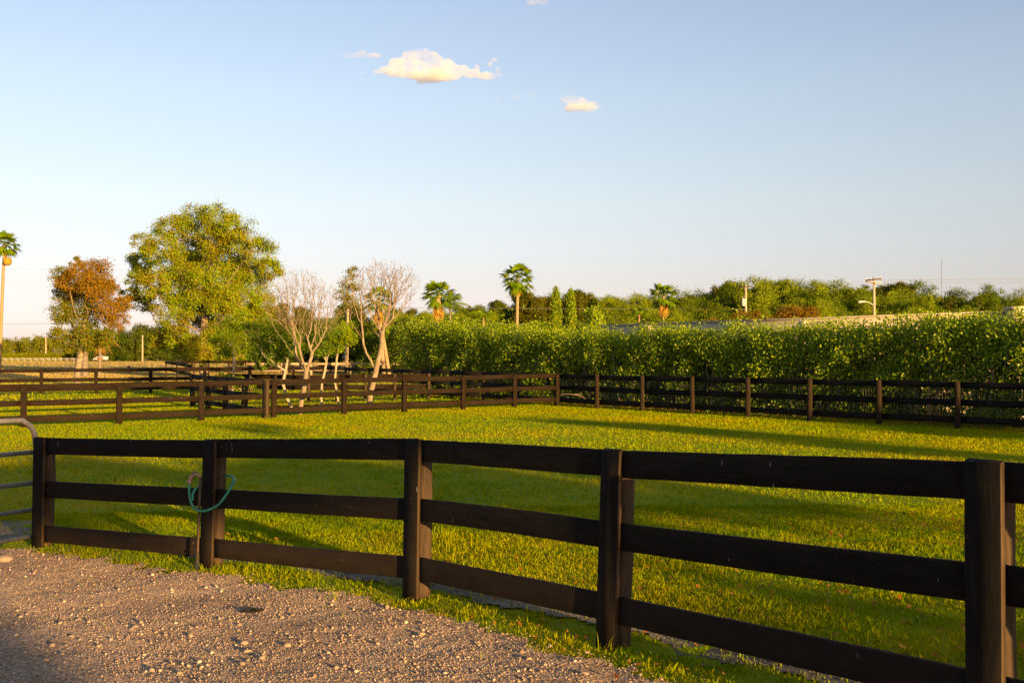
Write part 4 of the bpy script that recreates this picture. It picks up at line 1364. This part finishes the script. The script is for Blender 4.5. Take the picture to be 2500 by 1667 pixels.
LB = {'round': "bushy mid green tree in the woodland skyline beyond the hedge", 'pale': "bright yellow green tree in the woodland skyline beyond the hedge",
      'dull': "narrow dull olive tree in the woodland skyline beyond the hedge", 'rust': "spreading rust brown tree in front of the woodland",
      'bush': "low green bush at the foot of the woodland beyond the hedge"}
belt = [('round', 1005, 772, 118), ('pale', 1050, 768, 112), ('round', 1105, 750, 120), ('dull', 1150, 745, 125), ('round', 1175, 752, 118), ('dull', 1228, 736, 128),
        ('dull', 1290, 706, 115), ('dull', 1268, 745, 118), ('dull', 1320, 718, 118), ('round', 1345, 742, 125), ('pale', 1378, 722, 120), ('dull', 1415, 708, 118), ('dull', 1440, 745, 122), ('dull', 1452, 735, 125),
        ('pale', 1500, 722, 118), ('round', 1545, 735, 122), ('round', 1590, 742, 126), ('dull', 1640, 735, 128), ('round', 1672, 712, 122), ('round', 1710, 716, 124),
        ('dull', 1735, 725, 128), ('dull', 1765, 690, 124), ('round', 1795, 708, 126), ('pale', 1848, 684, 120), ('round', 1880, 698, 122), ('pale', 1925, 692, 118),
        ('round', 1965, 690, 116), ('round', 2010, 696, 118), ('dull', 2062, 702, 126), ('round', 2098, 694, 122), ('dull', 2165, 690, 128), ('dull', 2190, 692, 124),
        ('round', 2150, 712, 116), ('pale', 2215, 722, 112), ('round', 2255, 716, 118), ('dull', 2300, 724, 126), ('round', 2345, 710, 120), ('dull', 2375, 722, 124),
        ('dull', 2402, 714, 124), ('round', 2440, 722, 118), ('dull', 2485, 722, 122), ('round', 2530, 716, 120), ('round', 2575, 720, 118), ('pale', 970, 770, 112),
        ('round', 1475, 752, 110), ('pale', 1625, 758, 108), ('round', 1690, 752, 108), ('round', 1890, 735, 106), ('pale', 1980, 740, 106), ('round', 2070, 750, 108),
        ('round', 2230, 755, 108), ('pale', 2310, 752, 108), ('round', 2420, 755, 106),
        ('round', 1085, 768, 122), ('pale', 1140, 765, 118), ('round', 1200, 758, 122), ('round', 1260, 752, 124), ('dull', 1310, 735, 124), ('round', 1420, 735, 124), ('pale', 1470, 735, 122),
        ('round', 1520, 728, 126), ('round', 1570, 738, 120), ('pale', 1610, 742, 120), ('dull', 1655, 722, 126), ('round', 1750, 712, 128), ('round', 1820, 702, 128), ('pale', 1865, 690, 124), ('round', 1945, 694, 124),
        ('round', 2040, 715, 126), ('pale', 2120, 706, 120), ('round', 2180, 702, 130), ('round', 2235, 728, 122), ('dull', 2280, 730, 122), ('round', 2320, 722, 124), ('round', 2460, 728, 122), ('pale', 2500, 735, 116)]
for kd, px, top, d in belt:
    put(kd, px, top - 7, d, qw.uniform(.8, 1.1), LB[kd] if kd != 'dull' or True else None, "trees in the woodland beyond the hedge")
put('rust', 1895, 742, 100, 1.15, "spreading rust brown tree right of the pole with the transformer", None)
put('rust', 1830, 768, 98, .9, "low rust brown tree at the foot of the pole with the transformer", None)
put('rust', 1760, 775, 98, .7, "small rust brown bush behind the pale wall", None)
for px in range(1010, 2560, 62):
    put('bush', px + qw.uniform(-18, 18), 790 + qw.uniform(-14, 12), 100 + qw.uniform(-6, 6), qw.uniform(1.0, 1.6), LB['bush'], "bushes at the foot of the woodland")
# taller leafy shoots just behind the hedge
sapling("small leafy tree poking above the hedge right of the cypresses", 58, [(1446, 950), (1446, 900), (1447, 850), (1448, 800)],
        [(1440, 765, 16), (1458, 775, 18), (1445, 795, 20), (1470, 795, 14), (1455, 755, 10)], 1500, .16, M['leaf_hedge_top'], 46, .06)
# darker trees seen between and behind the bare trees
for kd, px, top, d in (('round', 610, 742, 112), ('round', 655, 735, 118), ('dull', 700, 770, 122), ('round', 745, 778, 120), ('pale', 790, 775, 116), ('round', 850, 768, 120),
                       ('pale', 905, 775, 112), ('round', 950, 778, 118), ('dull', 830, 790, 130), ('dull', 985, 745, 126), ('round', 560, 790, 126), ('round', 700, 800, 104), ('dull', 680, 735, 112), ('dull', 735, 742, 112), ('dull', 870, 735, 114), ('round', 800, 760, 112)):
    put(kd, px, top, d, qw.uniform(.8, 1.0), "dense green tree in the shaded wood behind the bare trees", "trees in the shaded wood behind the bare trees")

# far woods on the left
def far_proto(seed, mat, hgt, wide, name="far_tree", bare=False):
    q = np.random.default_rng(seed)
    cl = [((q.normal(0, wide * .5), q.normal(0, wide * .4), q.uniform(.18, .86) * hgt), (q.uniform(.16, .28) * hgt,) * 3, 0) for _ in range(16)]
    cl = [(np.clip(np.array(c), (-wide, -wide, .1 * hgt), (wide, wide, hgt * .9)), r, m_) for c, r, m_ in cl]
    tr = [np.array((0, 0, -.4)), np.array((.2, 0, hgt * .25)), np.array((0, 0, hgt * .5)), np.array((0, 0, hgt * .7))]
    return tree(name, "proto", "tree", (0, 0, 0), tr, cl, q, 5200, 12, .75, [mat], M['bark_grey'], .06, .35, sig=.26, limbs=.4)


fp = {'g': [far_proto(301, M['leaf_far'], 12, 6), far_proto(302, M['leaf_far'], 12, 6.5)],
      'd': [far_proto(303, M['leaf_far_dark'], 12, 4.5), far_proto(304, M['leaf_far_dark'], 12, 5)]}


def putfar(kd, px, top, d, w, label, group):
    pr = fp[kd][qw.randrange(2)]; b = onground(px, d); s = (W(px, top, d)[2] - b[2]) / 12.6
    if pr.name not in used:
        used.add(pr.name); pr.location = b; pr.scale = (s * w, s * w, s); pr['label'] = label; pr['group'] = group; return
    dup(pr, b, qw.uniform(0, 6.28), (s * w, s * w, s), label, group)


for px, top, w in ((-30, 822, 1.1), (15, 826, 1.1), (40, 832, 1.1), (75, 818, 1.2), (100, 822, 1.0), (130, 824, 1.1), (165, 832, 1.0), (55, 848, 1.0), (25, 850, 1), (190, 838, 1.0), (120, 848, 1), (160, 850, 1)):
    putfar('g', px, top, 460 + qw.uniform(-12, 12), w, "distant yellow green tree on the left skyline above the clipped hedge", "distant trees on the left skyline")
for px, top, w in ((275, 822, 1.0), (300, 808, 1.0), (325, 795, .9), (342, 790, .8), (365, 792, .9), (390, 800, 1.0), (420, 806, 1.0), (455, 812, 1.0), (235, 832, 1.0), (215, 836, 1), (310, 835, 1.1), (345, 835, 1.1), (385, 835, 1.1),
                   (500, 815, 1), (545, 815, 1), (270, 845, 1), (590, 815, 1)):
    putfar('d', px, top, 400 + qw.uniform(-12, 12), w, "distant dark tree of the grove between red-leaved and tall green tree", "distant dark grove")
# clipped hedge far off
q = np.random.default_rng(310)
mb = MB(); n = 9000
hx = q.uniform(-60, 198, n); hd = 431 + q.uniform(0, 3, n)
xw = (hx - CX) / F * hd; zz = q.uniform(0, 1, n) ** .8 * 2.9
P_ = np.stack((xw, np.where(q.uniform(0, 1, n) < .7, 430.5, hd), G(xw, hd) + zz), -1)
mb.add(*leaf_quads(P_, .9, q, .3, .7))
b = onground(80, 431)
tag(obj("clipped_hedge", mb, M['leaf_far'], loc=b), "low level clipped green hedge behind the far white fence", "hedge")

# ------------------------------------------------------------------ utility poles, wires, mast, stump, truck
def pole_pts(px, top, d, r=.15):
    b = onground(px, d); t = W(px - 1.5, top, d)
    return b, t


b, t = pole_pts(2135, 677, 108)
pl = thing("utility_pole", "wooden utility pole with two crossarms and a street light", "utility pole", b)
mb = MB(); mb.tube([b - UP * .3, (b + t) / 2, t], [.17, .145, .115], 12); obj("pole", mb, M['pole'], pl, smooth=True)
def bar(name, a, c, r, mat, par):
    a, c = np.asarray(a), np.asarray(c); dd = unit(c - a); s = unit(np.cross(dd, UP)); mb = MB()
    mb.box((a + c) / 2, dd, s, np.cross(s, dd), np.linalg.norm(c - a) / 2, r, r); obj(name, mb, mat, par)
D2 = 107.8
bar("crossarm", W(2114, 684.5, D2), W(2152, 680, D2), .07, M['dark_wood'], pl)
bar("crossarm", W(2113, 687.5, D2 - .1), W(2153, 690, D2 - .1), .06, M['pole'], pl)
bar("brace", W(2125, 690, D2 - .2), W(2133, 697, D2 - .1), .03, M['pole'], pl)
bar("brace", W(2142, 690, D2 - .2), W(2134, 697, D2 - .1), .03, M['pole'], pl)
for px in (2116, 2126, 2142, 2151):
    mb = MB(); c = W(px, 683 - (px - 2116) * .11, D2); mb.lathe(c, [(.03, 0), (.05, .05), (.03, .1), (.05, .14), (.02, .2)], 8); obj("insulator", mb, M['metal_white'], pl, smooth=True)
mb = MB(); mb.tube(catmull([W(2131, 744, D2 + .1), W(2124, 739.5, D2), W(2117, 737, D2), W(2109, 736.3, D2)], 5), .035, 8); obj("lamp_arm", mb, M['metal_white'], pl, smooth=True)
mb = MB()
c0, c1 = W(2094.5, 737.5, D2), W(2112, 736.3, D2); dd = unit(c1 - c0)
mb.tube([c0, c0 + dd * .06, c0 + dd * .22, c0 + dd * .42, c0 + dd * .50, c1], [.02, .09, .12, .09, .075, .07], 10); obj("lamp_head", mb, M['metal_white'], pl, smooth=True)
b, t = pole_pts(1822, 696, 108)
p2 = thing("utility_pole", "wooden utility pole carrying a white transformer can", "utility pole", b)
mb = MB(); mb.tube([b - UP * .3, (b + t) / 2, t], [.15, .13, .10], 12); obj("pole", mb, M['pole'], p2, smooth=True)
bar("crossarm", W(1805, 702, D2), W(1836, 698, D2), .05, M['dark_wood'], p2)
mb = MB(); c = W(1815, 747, D2 - .1); mb.lathe(c, [(.15, 0), (.19, .03), (.19, .62), (.20, .64), (.17, .70), (.05, .74)], 14)
mb.tube([c + UP * .7 + np.array((-.08, 0, 0)), c + UP * .95 + np.array((-.08, 0, 0))], [.03, .02], 8); obj("transformer", mb, M['metal_white'], p2, smooth=True)


def wire(label, pts, d, sag, r=.018):
    a, c = W(*pts[0], d[0]), W(*pts[1], d[1]); P_ = [a + (c - a) * t - UP * sag * 4 * t * (1 - t) for t in np.linspace(0, 1, 17)]
    mb = MB(); mb.tube(P_, r, 5); tag(obj("power_line", mb, M['wire'], smooth=True, loc=a), label, "cable", "overhead cables")


wire("upper overhead cable crossing the woodland towards the transformer pole", ((560, 748), (1822, 755)), (107.9, 107.9), .05)
wire("lower overhead cable crossing just above the hedge", ((560, 779), (1480, 793)), (107.9, 107.9), .05)
wire("overhead cable behind the red-leaved tree on the left", ((-80, 792), (480, 785)), (130, 130), .02)
wire("faint higher overhead cable on the left behind the palm", ((-80, 655), (420, 660)), (150, 150), .02, .008)
wire("upper overhead cable right of the street light pole", ((2142, 684), (2620, 679)), (107.9, 107.9), .05, .012)
wire("lower overhead cable right of the street light pole", ((2150, 689), (2620, 688)), (107.9, 107.9), .05, .012)
b = onground(2299, 620)
rm = thing("radio_mast", "thin lattice radio mast faint on the right skyline", "mast", b)
t = W(2298.5, 636, 620)
mb = MB()
for k in range(3):
    a = k * 2.094; o_ = np.array((math.cos(a), math.sin(a), 0)) * .18; mb.tube([b + o_, t + o_], .045, 4)
nz = 60
for k in range(nz):
    z0, z1 = b + (t - b) * k / nz, b + (t - b) * (k + 1) / nz
    a = k * 2.094; mb.tube([z0 + np.array((math.cos(a), math.sin(a), 0)) * .18, z1 + np.array((math.cos(a + 2.094), math.sin(a + 2.094), 0)) * .18], .03, 3)
obj("lattice", mb, M['wire'], rm)
mb = MB(); mb.tube([t, t + UP * 2.2], .05, 5); obj("antenna", mb, M['wire'], rm)
b = onground(315, 104)
mb = MB(); mb.tube([b - UP * .1, b + UP * .12, b + UP * .45, b + UP * .74, b + UP * .80], [.22, .185, .155, .14, .07], 12)
tag(obj("tree_stump", mb, M['bark_grey'], smooth=True, loc=b), "grey upright stump in the straw field left of the tall tree", "stump")
for px, top, d, lb in ((348, 818, 380, "pale utility pole beside the dark distant grove"), (112, 822, 440, "thin pale pole among the distant trees on the left")):
    b = onground(px, d); t = W(px, top, d); o_ = thing("utility_pole", lb, "utility pole", b)
    mb = MB(); mb.tube([b - UP * .3, (b + t) / 2, t], [.32, .27, .2], 8); obj("pole", mb, M['pole'], o_, smooth=True)
    bar("crossarm", t - UP * .4 - np.array((.5, .3, 0)), t - UP * .4 + np.array((.5, -.3, 0)), .08, M['pole'], o_)
# box truck far off
b = onground(246, 385)
tk = thing("truck", "small white and red truck parked far off behind the palm trunks", "truck", b)
ex, ey = np.array((1., 0, 0)), np.array((0, 1., 0))
mb = MB(); R = []
for xx in (-.55, 2.55):
    R.append([b + np.array((xx, yy, zz)) for yy, zz in ((-1, .55), (1, .55), (1, 1.68), (.85, 1.82), (-.85, 1.82), (-1, 1.68))])
mb.rings(R); obj("box", mb, M['white_paint'], tk)
mb = MB(); R = []
for xx, h in ((-2.5, 1.0), (-2.3, 1.12), (-1.7, 1.2), (-1.3, 1.75), (-.62, 1.8)):
    R.append([b + np.array((xx, yy, zz)) for yy, zz in ((-.9, .45), (.9, .45), (.85, h), (-.85, h))])
mb.rings(R); obj("cab", mb, M['white_paint'], tk)
mb = MB(); mb.box(b + np.array((-.75, -.93, 1.1)), ex, ey, UP, .25, .02, .5); obj("door", mb, M['red_paint'], tk)
mb = MB(); mb.box(b + np.array((.5, -1.02, 1.1)), ex, ey, UP, .75, .012, .4); obj("side_panel", mb, M['red_paint'], tk)
for xx in (-1.7, 1.6):
    for yy in (-.9, .9):
        mb = MB(); mb.tube([b + np.array((xx, yy - .1, .38)), b + np.array((xx, yy + .1, .38))], .38, 14); obj("wheel", mb, M['rubber'], tk)

# ------------------------------------------------------------------ trees behind the photographer (they shade the paddock)
QV, PV = np.array((.83, .56)), np.array((-.56, .83))


def shade_tree(label, q0, pp, clumps, seed, nleaf, name="shade_tree"):
    """clumps: (q, dp, z, rq, rz) in sun-aligned coordinates"""
    q = np.random.default_rng(seed)
    xy = QV * q0 + PV * pp
    b = np.array((*xy, float(G(*xy))))
    cl = []
    for qq, dp, z, rq, rz in clumps:
        c = QV * qq + PV * (pp + dp); z = z + dp * math.tan(SUN_EL)
        cl.append((np.array((*c, z)), (rq, rq, rz), 0))
    zt2 = np.mean([c[2] for c in clumps])
    tr = [b - UP * .2, b + UP * 1.2, b + UP * 2.6, b + UP * (zt2 - b[2]) * .75, b + UP * (zt2 - b[2]) * .92]
    return tree(name, label, "tree", b, tr, cl, q, nleaf, 14, .26, [M['leaf_wood']], M['bark_grey'], .012, .13, sig=.16, limbs=.4)


shade_tree("tree across the drive, shading the left half of the near fence", 1.0, -40,
           [(1.7, 0, 7.2, 1.0, .5), (3.0, .6, 7.1, 1.0, .55), (4.9, 0, 7.55, 1.1, .26), (1.0, .5, 5.65, .8, .2), (2.2, -.5, 5.3, .5, .12), (1.6, .3, 5.0, .4, .1)], 401, 26000)
shade_tree("broad tree across the drive, shading the near part of the paddock", 8.6, -40,
           [(6.0, 0, 7.0, .8, .34), (7.3, 0, 6.9, .95, .62), (8.8, .6, 6.9, 1.0, .62), (10.3, -.5, 6.85, 1.0, .55), (11.4, .3, 6.2, .9, .14), (12.2, 0, 6.9, .8, .2), (6.5, 0, 5.62, .8, .13), (11.8, .5, 8.55, .9, .14)], 402, 34000)
shade_tree("slender tree across the drive, shading the middle of the paddock", 21, -38,
           [(20.5, 0, 6.6, .8, .5), (21.3, .5, 7.3, .9, .6), (20.9, -.5, 8.0, .8, .5), (20.7, 0, 5.8, .5, .4)], 403, 14000)
shade_tree("tree across the drive, shading the far right of the paddock", 27.5, -38,
           [(26.3, 0, 6.9, 1.2, .35), (28.2, .5, 7.1, 1.2, .4), (29.8, -.5, 7.4, 1.1, .4)], 404, 12000)

# ------------------------------------------------------------------ clouds
def cloud(label, puffs, d, seed, dens, name="cloud"):
    """a hull of merged lumps filled with thin white vapour"""
    q = np.random.default_rng(seed)
    import bmesh
    s = d / F
    bm0 = bmesh.new(); bmesh.ops.create_icosphere(bm0, subdivisions=2, radius=1)
    SV = np.array([v.co[:] for v in bm0.verts]); SF = np.array([[v.index for v in f.verts] for f in bm0.faces]); bm0.free()
    mb = MB(); cs = []
    for px, py, r, e in puffs:
        c = W(px, py, d)
        mb.add(c + SV * np.array((r, r * .7, r * e)) * s, SF); cs.append(c)
        for _ in range(int(10 + r * .5)):
            u = q.normal(0, 1, 3); u[2] = abs(u[2]) * (1 if q.uniform() < .75 else -.3); u /= np.linalg.norm(u)
            rr = r * s * q.uniform(.16, .38) * (.5 + .5 * e)
            mb.add(c + u * np.array((r, r * .7, r * e)) * s * .92 + SV * rr * np.array((1.15, 1, .8)), SF)
    o = obj(name, mb, vapour(name + "_vapour", dens), loc=np.mean(cs, 0))
    md = o.modifiers.new("merge", 'REMESH'); md.mode = 'VOXEL'; md.voxel_size = 3.2
    return tag(o, label, "cloud")


def vapour(name, dens):
    m = bpy.data.materials.new(name); m.use_nodes = True
    N, L = m.node_tree.nodes, m.node_tree.links
    N.remove(N["Principled BSDF"])
    v = N.new("ShaderNodeVolumePrincipled")
    v.inputs["Color"].default_value = (.995, .998, 1, 1); v.inputs["Anisotropy"].default_value = 0
    n1 = noise(N, L, .020, 5, .62)
    mr = N.new("ShaderNodeMapRange"); mr.interpolation_type = 'SMOOTHSTEP'
    mr.inputs[1].default_value = .36; mr.inputs[2].default_value = .62; mr.inputs[3].default_value = dens * .12; mr.inputs[4].default_value = dens
    L.new(n1.outputs["Fac"], mr.inputs[0]); L.new(mr.outputs[0], v.inputs["Density"])
    L.new(v.outputs[0], N["Material Output"].inputs["Volume"])
    return m


S.cycles.volume_bounces = 10
S.cycles.volume_step_rate = 1.0
DC = 2200
cloud("largest puffy white cloud high in the sky", [(945, 172, 20, .5), (972, 160, 24, .8), (1005, 150, 26, .95), (1030, 142, 24, .95), (1058, 155, 28, .9), (1090, 165, 28, .75), (1122, 174, 24, .6), (1150, 181, 22, .5),
      (1185, 187, 26, .3), (1060, 188, 62, .17), (1164, 168, 8, 1.4), (1196, 158, 7, 1.1), (1207, 146, 9, .6), (1216, 170, 8, 1.0), (1216, 184, 12, .45), (990, 180, 46, .2), (925, 177, 18, .25)], DC, 501, .045)
cloud("small wispy cloud left of the largest cloud", [(885, 133, 18, .5), (860, 137, 22, .26), (908, 137, 24, .26), (885, 178, 10, .3), (836, 138, 10, .35)], DC, 502, .024)
cloud("small white cloud below and right of the largest cloud", [(1388, 243, 20, .5), (1412, 251, 24, .5), (1443, 256, 19, .5), (1463, 263, 9, .45), (1420, 265, 44, .13)], DC, 503, .035)
cloud("faint wisp of cloud between the two white clouds", [(1257, 237, 14, .5), (1215, 238, 11, .5), (1290, 235, 16, .3)], DC, 504, .008)
cloud("partly cropped cloud at the top edge", [(1305, 0, 20, .55), (1323, 4, 18, .5), (1297, 8, 14, .5)], DC, 505, .02)
